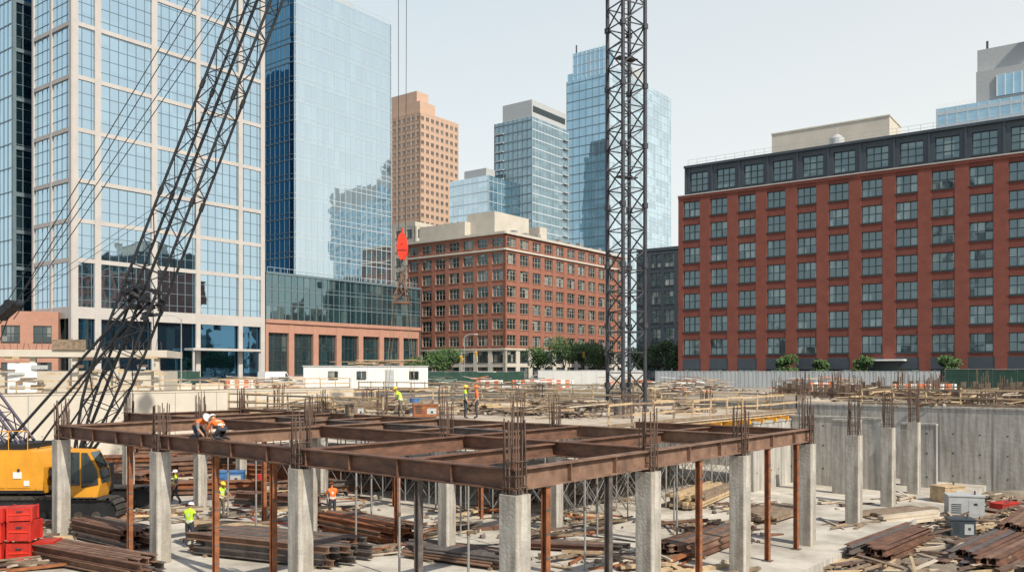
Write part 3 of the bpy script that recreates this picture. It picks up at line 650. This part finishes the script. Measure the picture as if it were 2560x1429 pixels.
def curtain(mb,f,U,z0,z1,dv,dh,glm,mm,u0=0,t=.1,pr=.1,extra=None,ht=.16):
    fb(mb,f,u0,u0+U,-.4,0,z0,z1,glm)
    n=max(1,round(U/dv))
    for i in range(n+1): c=u0+U*i/n; c=min(max(c,u0+t/2),u0+U-t/2); fb(mb,f,c-t/2,c+t/2,-.02,pr,z0,z1,mm)
    z=z0+dh
    while z<z1-.2:
        fb(mb,f,u0,u0+U,-.02,pr*.9,z-ht/2,z+ht/2,mm)
        if extra: fb(mb,f,u0,u0+U,-.02,pr*.8,z+extra-.05,z+extra+.05,mm)
        z+=dh
mb=MB(); W,D=63,20; z0=-2.3; fh=3.39
f=mp('f',W,D)
ground_z=1.65
mb.bx(.02,W-.02,.55,D,z0,25.75,brickr)
punched(mb,f,W,ground_z,7,fh,15,2.6,2.25,.6,brickr,brickr2,gW,frame,3,2,ft=.09)
punched(mb,f,W,z0,1,ground_z-z0,15,2.9,2.3,.15,brickr,navy,gW,frame,3,2,ft=.09)
fb(mb,f,0,W,-.3,.12,25.38,25.75,brickr); fb(mb,f,-.05,W,-.3,.2,25.75,25.9,stone)
mb.bx(.02,W,.5,D,25.75,25.9,roofm)
f2=lambda u,v:(u,-v+.9)
mb.bx(.8,W-.5,1.5,D-1,25.9,30.0,navy)
punched(mb,f2,W-.8,25.9,1,4.1,15,2.8,2.8,.55,navy,navy,gW,frame,3,3,u0=.8,ft=.09)
fb(mb,f2,.6,W,-.4,.35,30.0,30.35,navy); mb.bx(.6,W,1.3,D-.8,30.0,30.3,roofm)
for i in range(16): fb(mb,f2,.8+i*(W-.8)/15-.12,.8+i*(W-.8)/15+.12,0,.18,25.9,30.0,navy)
for i in range(42): mb.bx(1+i*1.45,1.04+i*1.45,1.2,1.24,30.35,31.3,greyp)
for zz in (30.8,31.28): mb.bx(1,61.5,1.2,1.23,zz,zz+.03,greyp)
mb.bx(11,27.5,9,16,30.3,35.2,beige); mb.bx(10.9,27.6,8.9,16.1,35.2,35.4,beige)
mb.tube((21,7,30.3),(21,7,32.6),1.0,greyp,20); mb.tube((21,7,32.6),(21,7,33.2),1.0,greyp,20,r2=.3); mb.tube((21,7,33.2),(21,7,34.2),.06,greyp,6)
mb.bx(30,33,6,9,30.3,31.6,galv)
fb(mb,f,27,31.5,0,1.8,1.2,1.4,white); fb(mb,f,27.6,30.8,0,.06,-2.2,1.1,frame)
mb.build('brick_apartment_building',(24.75,128,0),F2)

mb=MB(); W,D=52,29
mb.bx(.55,W-.5,.55,D-.5,z0,29.2,brickc)
for fc,U,bays,ww in (('f',W,11,3.3),('l',D,7,3.0)):
    f=mp(fc,W,D)
    punched(mb,f,U,4.6,6,3.55,bays,ww,2.35,.7,brickc,brickc,gC,framec,3,2,ft=.07)
    punched(mb,f,U,z0,2,3.45,bays,ww,2.4,.6,beige,beige,gC,frame,2,2)
    fb(mb,f,-.15,U+.15,-.3,.3,25.9,26.3,beige)
    punched(mb,f,U,26.3,1,3.1,bays,ww,2.0,.45,brickc,brickc,gC,framec,3,2,ft=.07)
    fb(mb,f,-.25,U+.25,-.4,.45,29.4,29.95,beige); fb(mb,f,-.1,U+.1,-.3,.2,4.4,4.75,beige)
mb.bx(.3,W,.3,D-.2,29.2,29.6,roofm)
mb.bx(4,17,6,14,29.6,35.5,beige); mb.bx(2,24,13,27,29.6,33.6,beige); mb.bx(20,23,5,10,29.6,34,beige)
for k in range(3): mb.tube((7,19+k*2,33.6),(7,19+k*2,34.8),.5,galv,10)
for k in range(9): mb.bx(6+k*4.5,7.2+k*4.5,2,3.2,29.6,30.6+R.uniform(0,.9),galv)
mb.build('brick_warehouse_building',(-1.5,185,0),F1)

mb=MB(); W,D=35.3,12.9; ZT=78
mb.bx(.4,W-.0,.4,D,z0,ZT,gD)
hz=[8.9,17.0,23.1,29.3,37.1,45.2,53.4,61.6,69.8,ZT-.5]
fF=mp('f',W,D); fL=mp('l',W,D)
curtain(mb,fF,W,8.9,ZT,1.45,2.0,gA,mull,t=.07,pr=.07,ht=.08)
curtain(mb,fL,D,8.9,ZT,1.6,2.0,gA,mull,t=.07,pr=.07,ht=.08)
us=[(0-.1,.8),(3.4,4.4),(12.9,13.9),(21.1,21.95),(29.7,30.55),(34.5,35.4)]
for a_,b_ in us: fb(mb,fF,a_,b_,-.1,.25,z0,ZT,stone)
for a_,b_ in ((-.0,.6),(6.0,6.7),(D-.7,D+.2)): fb(mb,fL,a_,b_,-.1,.252,z0,ZT,stone)
for h in hz:
    th=.65 if h>9 else 1.8
    fb(mb,fF,0,W,-.1,.2,h-th/2,h+th/2,stone); fb(mb,fL,0,D,-.1,.202,h-th/2,h+th/2,stone)
fb(mb,fF,0,W,-2.5,-2.0,z0,8.9,gP); fb(mb,fL,0,D,-2.5,-2.0,z0,8.9,gP)
u=.5
while u<W: fb(mb,fF,u,u+.12,-2.0,-1.85,z0,8.0,frame); u+=1.5
for z in (1.2,4.6): fb(mb,fF,0,W,-2.0,-1.86,z,z+.15,frame)
fb(mb,fF,19,33,0,2.6,3.4,3.8,stone)
for u in (19.2,32.6): fb(mb,fF,u,u+.3,2.0,2.3,z0,3.4,stone)
mb.build('glass_office_building',(-67.5,132,0),F1)
mb=MB(); W2=20
mb.bx(.4,W2,.4,30,z0,72,gD)
f=mp('f',W2,30); curtain(mb,f,W2,z0+8,72,1.6,2.0,gA,mull,t=.07,pr=.07,ht=.08); fl=mp('l',W2,30); curtain(mb,fl,30,z0,72,1.6,4,gA,mull)
for h in hz[1:-1]: fb(mb,f,0,W2,-.1,.25,h-.3,h+.3,mull)
for u in (0,9.5,19): fb(mb,f,u,u+.5,-.1,.3,z0,72,mull)
fb(mb,f,0,W2,-.1,.36,6.5,7.5,stone)
c1=Vector((-67.5,132,0))+Vector((-.8,.6,0))*15.5
mb.build('glass_office_building',(c1.x-3.2,c1.y+1.7,0),F1)
mb=MB(); W,D=42,26
f=mp('f',W,D); fr_=mp('r',W,D)
mb.bx(.4,W-.4,1.3,D,z0,18.2,roofm)
curtain(mb,f,W,9.4,18.2,1.5,2.9,gP,mull,t=.1,pr=.12,extra=.8); fb(mb,f,0,W,-.3,.25,18.1,18.5,mull)
curtain(mb,fr_,D,z0,18.2,1.5,2.9,gP,mull)
punched(mb,f,W,z0,1,11.2,7,4.7,8.0,1.4,brickp,brickp,gP,frame,4,3,ft=.14,rec=.7)
fb(mb,f,-.1,W+.1,-.3,.25,8.9,9.6,brickp)
fb(mb,f,0,W,0,.08,-2.3,-1.2,beige)
for i in range(27): mb.bx(.5+i*1.55,.55+i*1.55,.2,.25,18.5,19.4,mulll)
mb.bx(.5,W-.5,.2,.23,19.36,19.42,mulll)
mb.build('podium_building',(-46.0,160.6,0),F1)
mb=MB(); W,D=26.4,34
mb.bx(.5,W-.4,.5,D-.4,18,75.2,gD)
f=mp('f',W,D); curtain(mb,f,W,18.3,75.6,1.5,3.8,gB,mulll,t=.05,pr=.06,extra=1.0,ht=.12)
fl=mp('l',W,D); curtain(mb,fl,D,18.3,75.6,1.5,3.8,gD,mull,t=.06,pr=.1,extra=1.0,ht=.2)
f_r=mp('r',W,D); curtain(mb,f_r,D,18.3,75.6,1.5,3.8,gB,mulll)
mb.bx(5,20,5,20,75,79,greyp)
mb.build('glass_office_tower',(-41.4-.8*1.2,166.6+.6*1.2,0),F1)
mb=MB(); f=mp('f',12,12); mb.bx(.5,11.5,.5,11.5,z0,38,beige); punched(mb,f,12,z0,11,3.6,3,2,2,.8,beige,beige,gC,frame,2,2); fl=mp('l',12,12); punched(mb,fl,12,z0,11,3.6,3,2,2,.8,beige,beige,gC,frame,2,2); mb.bx(0,12,0,12,37.3,38.4,beige)
mb.build('beige_stone_building',(-25,222,0),F1)
mb=MB(); W,D=24,24
mb.bx(.5,W-.3,.5,D,z0,104.5,brickt)
for fc,U,bays in (('f',W,8),('l',D,9)):
    f=mp(fc,W,D); punched(mb,f,U,-1,32,3.3,bays,1.75,1.6,.8,brickt,brickt,gT,brickt,2,1,ft=.08,rec=.2)
mb.bx(0,W,0,D,104.6,105.6,brickt); mb.bx(.8,10,.8,D-1,105.6,110,brickt); mb.bx(1.2,8.2,3,D-3,110,114.5,brickt)
mb.build('brick_residential_tower',(-37.4,350,0),F1)
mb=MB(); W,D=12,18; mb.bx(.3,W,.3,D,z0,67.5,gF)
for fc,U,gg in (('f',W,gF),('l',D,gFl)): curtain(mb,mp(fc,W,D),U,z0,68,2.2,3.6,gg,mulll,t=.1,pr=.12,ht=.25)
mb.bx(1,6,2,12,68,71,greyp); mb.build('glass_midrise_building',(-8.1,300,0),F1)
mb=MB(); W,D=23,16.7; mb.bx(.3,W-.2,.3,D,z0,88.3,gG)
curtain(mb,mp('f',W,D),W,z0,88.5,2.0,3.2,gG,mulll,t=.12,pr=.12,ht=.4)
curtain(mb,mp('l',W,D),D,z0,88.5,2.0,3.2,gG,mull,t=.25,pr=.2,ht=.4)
for k in range(28): mb.bx(-1.0,.0,D-4.5,D-1,z0+k*3.2,z0+k*3.2+.35,greyp); mb.bx(W-4,W-.5,-1,0,z0+k*3.2,z0+k*3.2+.3,greyp)
mb.bx(1.0,W-.5,.8,D-3,88.5,94.8,greyp); mb.bx(1.6,W-1,.75,.82,90.6,92.8,frame); mb.build('grey_residential_tower',(7,300,0),F1)
mb=MB(); W,D=55,18; mb.bx(.3,W-.3,.3,D-.3,z0,117,gF)
curtain(mb,mp('f',W,D),W,z0,118,3,3.6,gFl,mulll,t=.1,pr=.1,ht=.3)
curtain(mb,mp('l',W,D),D,z0,114,3,3.6,gF,mull,t=.12,pr=.12,ht=.3)
f=lambda u,v:(-v+.05,15-u); fb(mb,f,0,14.7,-6,0,114,124.5,gF)
for i in range(8): fb(mb,f,i*2,i*2+.2,0,.2,114,125.0,mulll)
for k in range(3): fb(mb,f,0,14.7,0,.15,116+k*3.6,116.3+k*3.6,mulll)
mb.bx(28,40,4,12,117,125,greyp); mb.tube((1,14,124),(1,14,128),.3,frame,6)
mb.build('blue_glass_skyscraper',(36,330,0),F1)
mb=MB(); W,D=22,15; mb.bx(.3,W-.3,.5,D,z0,26,navy); punched(mb,mp('f',W,D),W,z0,7,4.0,7,2.3,2.8,.6,navy,navy,gC,frame,2,2); mb.bx(0,W,0,D,25.9,26.6,navy)
mb.build('dark_brick_building',(27.5,190,0),F2)
mb=MB(); W,D=55,20; mb.bx(.3,W,.3,D,z0,66,gF)
curtain(mb,mp('f',W,D),W,z0,67,2.4,3.4,gF,mulll,t=.3,pr=.2,ht=1.0)
mb.bx(9,W,1,D-1,67,75,greyp); mb.bx(13.5,30,.8,1,68.0,73.2,gF)
for k in range(10): mb.bx(13.5+k*1.8,13.7+k*1.8,.6,.8,68,73.2,white)
mb.bx(9,30,3,D-3,75,81,greyp); mb.bx(20,24,.5,D-3,81,83,greyp); mb.tube((11,5,81),(11,5,83.5),.3,frame,6)
for k in range(16): mb.bx(.3+k*.55,.36+k*.55,.3,.4,67,68.2,white)
mb.build('white_highrise_building',(109,221,0),F2)
for (x,y,W,D,h,wm_,sm) in [(92,92,46,18,26,brickr,brickr2),(140,205,40,22,34,brickt,brickt),(190,240,45,25,44,beige,beige),(215,180,50,25,30,brickc,brickc),(150,120,50,25,20,beige,beige),(250,330,50,30,55,navy,navy)]:
    mb=MB(); nf=int(h/3.5); mb.bx(.5,W-.5,.6,D,z0,z0+nf*3.5,wm_); punched(mb,mp('f',W,D),W,z0,nf,3.5,int(W/4.5),2.6,2.1,.8,wm_,sm,gC,frame,2,1); mb.bx(0,W,.0,D,z0+nf*3.5,z0+nf*3.5+.8,wm_)
    fl=mp('l',W,D); punched(mb,fl,D,z0,nf,3.5,int(D/4.5),2.6,2.1,.8,wm_,sm,gC,frame,2,1)
    mb.bx(W*.3,W*.6,D*.3,D*.7,z0+nf*3.5+.8,z0+nf*3.5+4,greyp)
    mb.build('city_block_building',(x,y,0),F2)
mb=MB()
mb.bx(0,16,0,8,ST,ST+2.2,beige); mb.bx(-.5,16.5,-1.2,8,ST+3.6,ST+4.3,beige)
for k in range(5): mb.bx(k*3.8,k*3.8+.5,-.8,-.3,ST,ST+3.6,beige)
mb.bx(2,4.6,-1.3,-1.22,ST,ST+3.0,white); mb.bx(6,9,-1.4,-1.2,ST+4.3,ST+5.3,lumberd)
for k in range(30): mb.tube((k*.55,-1,ST+4.3),(k*.55+R.uniform(-.2,.2),-1,ST+4.3+R.uniform(.4,1.3)),.03,rebar,4)
for k in range(30): mb.ob((R.uniform(0,16),-1.5,ST+R.uniform(0,3.6)),(R.uniform(.3,2),.1,R.uniform(.1,.4)),R.choice([lumberd,lumber,greyp,rebar]),R.uniform(-.2,.2))
mb.build('concrete_substructure',(-51,84,0),math.radians(12))
mb=MB(); mb.bx(0,30,.6,12,z0,9,brickp); punched(mb,mp('f',30,12),30,z0,2,5.6,7,2.5,2.5,1,brickp,brickp,gC,frame,2,2); mb.build('low_brick_building',(-98,122,0),math.radians(20))

# ---------------------------------------------------------------- fences / street
def fence(name,p,L,ang,h,panel,post,z=ST,sp=2.4,corr=False):
    mb=MB(); n=int(L/sp)
    for i in range(n+1): mb.bx(i*sp-.05,i*sp+.05,.03,.13,0,h+.08,post)
    for i in range(n):
        if corr:
            for k in range(8): xx=i*sp+.06+k*(sp-.12)/8; mb.bx(xx,xx+(sp-.12)/8-.02,-.02-(k%2)*.03,.02,.05,h,panel)
        else: mb.bx(i*sp+.02,i*sp+sp-.02,-.01,.02,.05,h-(.04*(i%3)),panel)
    for zz in (h*.35,h*.8): mb.bx(0,n*sp,.02,.06,zz,zz+.06,post)
    mb.bx(0,n*sp,-.05,.05,h,h+.05,post)
    mb.build(name,(p[0],p[1],z),ang)
fence('white_hoarding_fence',(20,120),36.5,F2,2.15,M('hoarding_grey_white',(.46,.49,.50),.7,var=.08,scale=.6),greyp,corr=True)
p=Vector((20,120))+Vector((.81,-.586))*36.6
fence('green_mesh_fence',(p.x,p.y),26,F2,2.4,foil,galv)
fence('green_mesh_fence',(-92+20*.602+2,75+20*.8),52,F1,2.2,foil,galv)
fence('green_mesh_fence',(-22,128),26,math.radians(5),2.1,foil,galv)
fence('white_hoarding_fence',(4,133),18,math.radians(-25),2.3,white,greyp)
mb=MB(); mb.bx(-4,66,-4.5,0,0,.14,concw); mb.bx(-4,66,-4.7,-4.5,-.01,.16,conc); mb.build('pavement',(24.75,128,ST+.004),F2)
mb=MB(); mb.bx(-10,80,-5,-.5,0,.14,concw); mb.build('pavement',(-67.5,132,ST+.004),F1)
mb=MB(); mb.bx(-30,75,-14,-5.1,0,.004,asph)
for k in range(17): mb.bx(-28+k*6,-25+k*6,-9.6,-9.45,.004,.008,paint)
mb.build('road',(-67.5,132,ST+.004),F1)
tr=MB(); L_,D_,Hh=13.2,3,2.7
tr.bx(0,L_,0,D_,.35,Hh,white)
k=.0
while k<L_-.1: tr.bx(k+.02,k+.14,-.05,0,.4,Hh-.1,white); k+=.28
k=.1
while k<D_-.1: tr.bx(-.03,0,k,k+.12,.4,Hh-.1,white); k+=.28
tr.bx(-.1,L_+.1,-.1,D_+.1,Hh,Hh+.1,greyp)
for x0 in (2.6,5.6,11.2):
    tr.bx(x0,x0+1.0,-.08,0,1.3,2.2,frame); tr.bx(x0+.08,x0+.92,-.095,-.08,1.38,2.12,gC); tr.bx(x0+.47,x0+.53,-.11,-.095,1.38,2.12,framec)
tr.bx(8.6,9.5,-.07,0,.4,2.35,greyp)
for k in range(5): tr.bx(1+k*2.7,1.4+k*2.7,.1,D_-.1,0,.35,lumberd)
for k in range(14): tr.ob((R.uniform(4,12),1.5,Hh+.2+.04*k),(R.uniform(2,4),.25,.08),R.choice([lumber,lumberd]),R.uniform(-.3,.3))
tr.build('site_office_trailer',(-22.2,91.5,ST),math.radians(8))
for (x,y,an) in [(-4,96,5),(0,97,0),(4,97,-5),(27,78,20),(31,70,0),(-32,96,10),(33,69,10)]:
    mb=MB()
    for z in (.35,.7,1.0): 
        for k in range(6): mb.bx(k*.5,k*.5+.5,0,.05,z,z+.2,netor if (k)%2==0 else white)
    for k in (.2,2.7): mb.bar((k,-.3,0),(k,.03,1.2),.06,.06,galv); mb.bar((k,.4,0),(k,.03,1.2),.06,.06,galv)
    mb.build('traffic_barricade',(x,y,ST),math.radians(an))
for i in range(9):
    mb=MB(); pf=[(-.3,0),(.3,0),(.28,.15),(.12,.4),(.09,.85),(-.09,.85),(-.12,.4),(-.28,.15)]
    vs=[(0,y,z) for y,z in pf]+[(3,y,z) for y,z in pf]
    mb.raw(vs,[tuple(range(8))[::-1],tuple(range(8,16))]+[(k,(k+1)%8,8+(k+1)%8,8+k) for k in range(8)],beige)
    mb.build('concrete_barrier',(-52+i*3.3,92+i*.9,ST),.26)
def lamp(x,y,h,ang,name='street_lamp'):
    mb=MB(); mb.tube((0,0,0),(0,0,h),.11,galv,8,r2=.06); mb.tube((0,0,0),(0,0,.5),.2,galv,8)
    mb.tube((0,0,h-.1),(.8,0,h+.35),.05,galv,6); mb.tube((.8,0,h+.35),(2.0,0,h+.45),.045,galv,6); mb.ob((2.3,0,h+.42),(.8,.3,.14),greyp); mb.build(name,(x,y,ST),ang)
lamp(-45,117,9.3,math.radians(200)); lamp(-8.3,150,8.2,.6); lamp(31,142,9,2); lamp(6,160,8,1)
def tlight(x,y):
    mb=MB(); mb.tube((0,0,0),(0,0,5.5),.09,galv,8); mb.tube((0,0,5.2),(2.6,0,5.5),.05,galv,6)
    for px,pz in ((0,4.2),(2.5,5.0)):
        mb.ob((px,-.2,pz),(.35,.3,1.05),hely)
        for k,c in enumerate((redo,hely,leaf)): mb.tube((px,-.36,pz+.32-k*.32),(px,-.44,pz+.32-k*.32),.12,c if k==0 else frame,10)
    mb.build('traffic_light',(x,y,ST))
tlight(-8.6,146); tlight(10,150)
def car(x,y,ang,col,van=False):
    mb=MB(); h=2.1 if van else 1.45
    if van: pf=[(-2.6,.3),(2.4,.3),(2.5,.95),(1.7,1.15),(1.1,h),(-2.5,h),(-2.6,.9)]; win=[(.9,1.25),(1.6,1.2),(1.1,1.9),(.9,1.9)]
    else: pf=[(-2.2,.3),(2.2,.3),(2.25,.7),(1.3,.92),(.6,h),(-1.2,h),(-1.9,.95),(-2.25,.85)]; win=[(-1.6,.95),(1.1,.95),(.5,1.36),(-1.15,1.36)]
    n=len(pf); vs=[(a,-.88,z) for a,z in pf]+[(a,.88,z) for a,z in pf]
    mb.raw(vs,[tuple(range(n)),tuple(range(n,2*n))[::-1]]+[(i+n,(i+1)%n+n,(i+1)%n,i) for i in range(n)],col)
    mb.raw([(a,-.89,z) for a,z in win],[(0,1,2,3)],cabg); mb.raw([(a,.89,z) for a,z in win],[(3,2,1,0)],cabg)
    for wx in (-1.4,1.4):
        for s in (-1,1): mb.tube((wx,s*.7,.33),(wx,s*.92,.33),.33,rub,16); mb.tube((wx,s*.9,.33),(wx,s*.93,.33),.18,galv,10)
    mb.build('parked_van' if van else 'parked_car',(x,y,ST+.01),ang)
car(-30,112,F1,greyp); car(-34,124,F1,white,True); car(-26,131,F1,navy); car(-22,137,F1,red); car(-4,148,.2,white,True); car(5,150,.1,galv); car(-38,109,F1+.2,frame)

# ---------------------------------------------------------------- trees
def tree(x,y,h,w,n=1700,z=ST,seed=1):
    q=random.Random(seed); mb=MB()
    mb.tube((0,0,0),(.1,0,h*.4),.16,bark,8,r2=.11)
    cl=[]
    for i in range(10):
        t=q.uniform(0,6.28); rr=q.uniform(.3,1)*w*.36; c=Vector((rr*math.cos(t),rr*math.sin(t),h*q.uniform(.42,.88))); cl.append((c,w*q.uniform(.16,.30)))
        mb.tube((.1,0,h*q.uniform(.3,.42)),c,.06,bark,5,r2=.02)
    cl.append((Vector((0,0,h*.8)),w*.3))
    for i in range(n):
        c,r=q.choice(cl); v=Vector((q.gauss(0,1),q.gauss(0,1),q.gauss(0,1))).normalized()*r*q.uniform(.5,1.15); v.z*=.8
        p=c+v; s=q.uniform(.12,.26); a=Vector((q.gauss(0,1),q.gauss(0,1),q.gauss(0,1))).normalized(); b=a.orthogonal().normalized()
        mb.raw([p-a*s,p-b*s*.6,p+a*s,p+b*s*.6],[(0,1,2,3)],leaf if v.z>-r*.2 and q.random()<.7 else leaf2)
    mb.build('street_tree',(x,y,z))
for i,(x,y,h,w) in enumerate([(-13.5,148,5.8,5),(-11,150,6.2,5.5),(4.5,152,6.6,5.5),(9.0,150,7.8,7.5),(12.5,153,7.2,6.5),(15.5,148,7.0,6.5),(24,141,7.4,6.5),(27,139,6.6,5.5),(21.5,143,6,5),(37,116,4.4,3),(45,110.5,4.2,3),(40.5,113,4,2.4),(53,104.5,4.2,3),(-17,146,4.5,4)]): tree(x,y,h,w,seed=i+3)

# ---------------------------------------------------------------- people
def worker(loc,face,J=None,vest=hivy,hel=helw,pants=pant,sl=shirt,s=1.0):
    K=dict(pelvis=(0,0,.95),spine=(0,.0,1.15),chest=(0,0,1.36),neck=(0,.0,1.5),headb=(0,.01,1.56),head=(0,.02,1.66),top=(0,.01,1.76),
      shL=(.18,0,1.42),elL=(.25,-.03,1.14),wrL=(.25,.1,.92),haL=(.25,.14,.85),shR=(-.18,0,1.42),elR=(-.25,-.03,1.14),wrR=(-.25,.1,.92),haR=(-.25,.14,.85),
      hiL=(.1,0,.9),knL=(.12,.03,.5),anL=(.13,-.02,.1),toL=(.15,.15,.04),hiR=(-.1,0,.9),knR=(-.12,.03,.5),anR=(-.13,-.02,.1),toR=(-.15,.15,.04))
    if J: K.update(J)
    K={k:Vector(v)*s for k,v in K.items()}
    rad=dict(pelvis=.15,spine=.145,chest=.16,neck=.065,headb=.06,shL=.075,shR=.075,elL=.05,elR=.05,wrL=.034,wrR=.034,haL=.035,haR=.035,hiL=.1,hiR=.1,knL=.066,knR=.066,anL=.05,anR=.05,toL=.04,toR=.04)
    ed=[('pelvis','spine',0),('spine','chest',0),('chest','neck',0),('neck','headb',1),('chest','shL',0),('shL','elL',2),('elL','wrL',1),('wrL','haL',1),('chest','shR',0),('shR','elR',2),('elR','wrR',1),('wrR','haR',1),
        ('pelvis','hiL',3),('hiL','knL',3),('knL','anL',3),('anL','toL',4),('pelvis','hiR',3),('hiR','knR',3),('knR','anR',3),('anR','toR',4)]
    names=list(rad); me=bpy.data.meshes.new('tmp'); me.from_pydata([K[n] for n in names],[(names.index(a),names.index(b)) for a,b,_ in ed],[])
    o=bpy.data.objects.new('tmp',me); S.collection.objects.link(o)
    sk=o.modifiers.new('s','SKIN'); sk.use_smooth_shade=True
    for i,n in enumerate(names): me.skin_vertices[0].data[i].radius=(rad[n]*s*(1.0),rad[n]*s*(.8 if n in('pelvis','spine','chest') else 1)); me.skin_vertices[0].data[i].use_root=(n=='pelvis')
    sb=o.modifiers.new('u','SUBSURF'); sb.levels=2
    dg=bpy.context.evaluated_depsgraph_get(); dg.update(); em=bpy.data.meshes.new_from_object(o.evaluated_get(dg))
    mb=MB(); ms=[vest,skinm,sl,pants,boot]
    mb.v=[tuple(v.co) for v in em.vertices]
    for p in em.polygons:
        c=p.center; best=9;lab=0
        for a,b,l in ed:
            A_=K[a];d_=K[b]-A_; t=max(0,min(1,(c-A_).dot(d_)/d_.length_squared)); dd=(c-A_-d_*t).length-.3*rad[a]
            if dd<best: best=dd;lab=l;tt=t;seg=(a,b)
        mt=ms[lab]
        if seg==('pelvis','spine') and .35<tt<.75: mt=silv
        if seg==('spine','chest') and .5<tt<.8: mt=silv
        mb.f.append(list(p.vertices)); mb.m.append(mb.mi(mt)); mb.sm.append(True)
    bpy.data.objects.remove(o)
    hc=K['head']; upv=(K['top']-K['headb']).normalized(); fw=Vector((0,1,0)); fw=(fw-upv*fw.dot(upv)); 
    if fw.length<.2: fw=Vector((0,0,-1))-upv*Vector((0,0,-1)).dot(upv)
    fw.normalize(); rt=fw.cross(upv); mt=Matrix((rt,fw,upv)).transposed()
    mb.ell(hc,(.078*s,.098*s,.118*s),skinm,12,8,-.999,mt)
    mb.ell(hc+mt@Vector((0,-.015,.02))*s,(.083*s,.095*s,.11*s),hair,12,6,-.3,mt)
    mb.ell(hc+mt@Vector((0,-.0,.035))*s,(.115*s,.14*s,.115*s),hel,16,6,0.0,mt); mb.ell(hc+mt@Vector((0,.03,.034))*s,(.13*s,.175*s,.02*s),hel,16,3,-.5,mt)
    mb.tube(hc+mt@Vector((0,.09,.01))*s,hc+mt@Vector((0,.12,-.025))*s,.012,skinm,6,r2=.018)
    for sx in(-1,1):
        mb.ell(hc+mt@Vector((sx*.032,.088,.012))*s,(.012,.008,.008),eyem,6,4,-.99,mt); mb.ell(hc+mt@Vector((sx*.08,-.0,-.01))*s,(.012,.025,.032),skinm,6,4,-.99,mt)
    mb.ell(hc+mt@Vector((0,.088,-.055))*s,(.024,.008,.007),hair,6,4,-.99,mt)
    for sd_ in('L','R'):
        wv=K['wr'+sd_];hv=K['ha'+sd_]; dv=(hv-wv).normalized(); sdv=dv.orthogonal().normalized(); nv=dv.cross(sdv)
        for k in range(4):
            b_=hv+sdv*(.024-.016*k); l=[.04,.045,.042,.034][k]; m_=b_+(dv*.9+nv*.25)*l; e_=m_+(dv*.6+nv*.6)*l*.8
            mb.tube(b_-dv*.02,m_,.009,skinm,5); mb.tube(m_,e_,.0085,skinm,5,r2=.006)
        tb=wv.lerp(hv,.4)+sdv*.02; mb.tube(tb,tb+(dv+sdv)*.035,.011,skinm,5); mb.tube(tb+(dv+sdv)*.035,tb+(dv*1.6+sdv*.9+nv*.3)*.04,.009,skinm,5)
    mb.build('construction_worker',loc,face)
walk=dict(knL=(.12,.12,.52),anL=(.12,.22,.12),toL=(.13,.38,.07),knR=(-.12,-.02,.5),anR=(-.12,-.25,.12),toR=(-.12,-.1,.04),elL=(.25,-.1,1.16),wrL=(.25,.02,.93),haL=(.25,.05,.86))
reach=dict(elR=(-.28,.15,1.2),wrR=(-.2,.38,1.15),haR=(-.18,.46,1.13),elL=(.28,.12,1.2),wrL=(.15,.36,1.1),haL=(.12,.44,1.08),neck=(0,.06,1.49),headb=(0,.08,1.55),head=(0,.11,1.64),top=(0,.13,1.74))
lean=dict(spine=(0,.02,1.14),chest=(0,.12,1.33),neck=(0,.2,1.45),headb=(0,.23,1.5),head=(0,.28,1.58),top=(0,.32,1.67),
  shL=(.18,.14,1.38),shR=(-.18,.14,1.38),elL=(.25,.2,1.1),elR=(-.25,.2,1.1),wrL=(.18,.42,1.0),wrR=(-.18,.42,1.0),haL=(.16,.5,.98),haR=(-.16,.5,.98),knL=(.13,.15,.5),anL=(.13,.12,.1),toL=(.14,.29,.04),knR=(-.13,-.08,.5),anR=(-.13,-.3,.12),toR=(-.14,-.15,.04))
kneel=dict(pelvis=(0,-.2,.42),spine=(0,-.05,.52),chest=(0,.14,.6),neck=(0,.27,.66),headb=(0,.31,.68),head=(0,.39,.72),top=(0,.46,.8),
  shL=(.18,.18,.6),shR=(-.18,.18,.6),elL=(.24,.28,.35),elR=(-.22,.34,.36),wrL=(.14,.45,.14),wrR=(-.12,.5,.14),haL=(.11,.5,.06),haR=(-.1,.56,.06),
  hiL=(.1,-.2,.38),hiR=(-.1,-.2,.38),knL=(.13,.12,.1),knR=(-.13,.1,.1),anL=(.13,-.3,.08),anR=(-.13,-.32,.08),toL=(.13,-.44,.04),toR=(-.13,-.46,.04))
worker((-12.75,34.0,FL),math.radians(-10),reach,hivy,helw,pant,shirt)
worker((-17.6,45,FL),math.radians(120),walk,hivy,helw,pant,shirt)
worker((-13.7,40.5,FL),math.radians(-120),reach,hivy,hely,pantb,shirt)
worker((-8.4,40.2,FL),math.radians(30),reach,hivo,helo,pant,shirto)
worker((-5.85,45.2,DZ+.01),math.radians(80),lean,hivy,hely,pantb,shirt)
worker((-2.5,46,DZ+.01),math.radians(-80),None,hivy,hely,pant,shirt)
worker((-1.9,46.2,DZ+.01),math.radians(95),None,hivo,helo,pant,shirto)
q=P(0,12.9,-2.335); worker((q.x,q.y,q.z),math.atan2(B.y,B.x)-math.pi/2,kneel,hivo,helw,pant,shirto)
q=P(0,14.1,-2.335); worker((q.x,q.y,q.z),math.atan2(-B.y,-B.x)-math.pi/2,kneel,hivo,helw,pant,shirt)
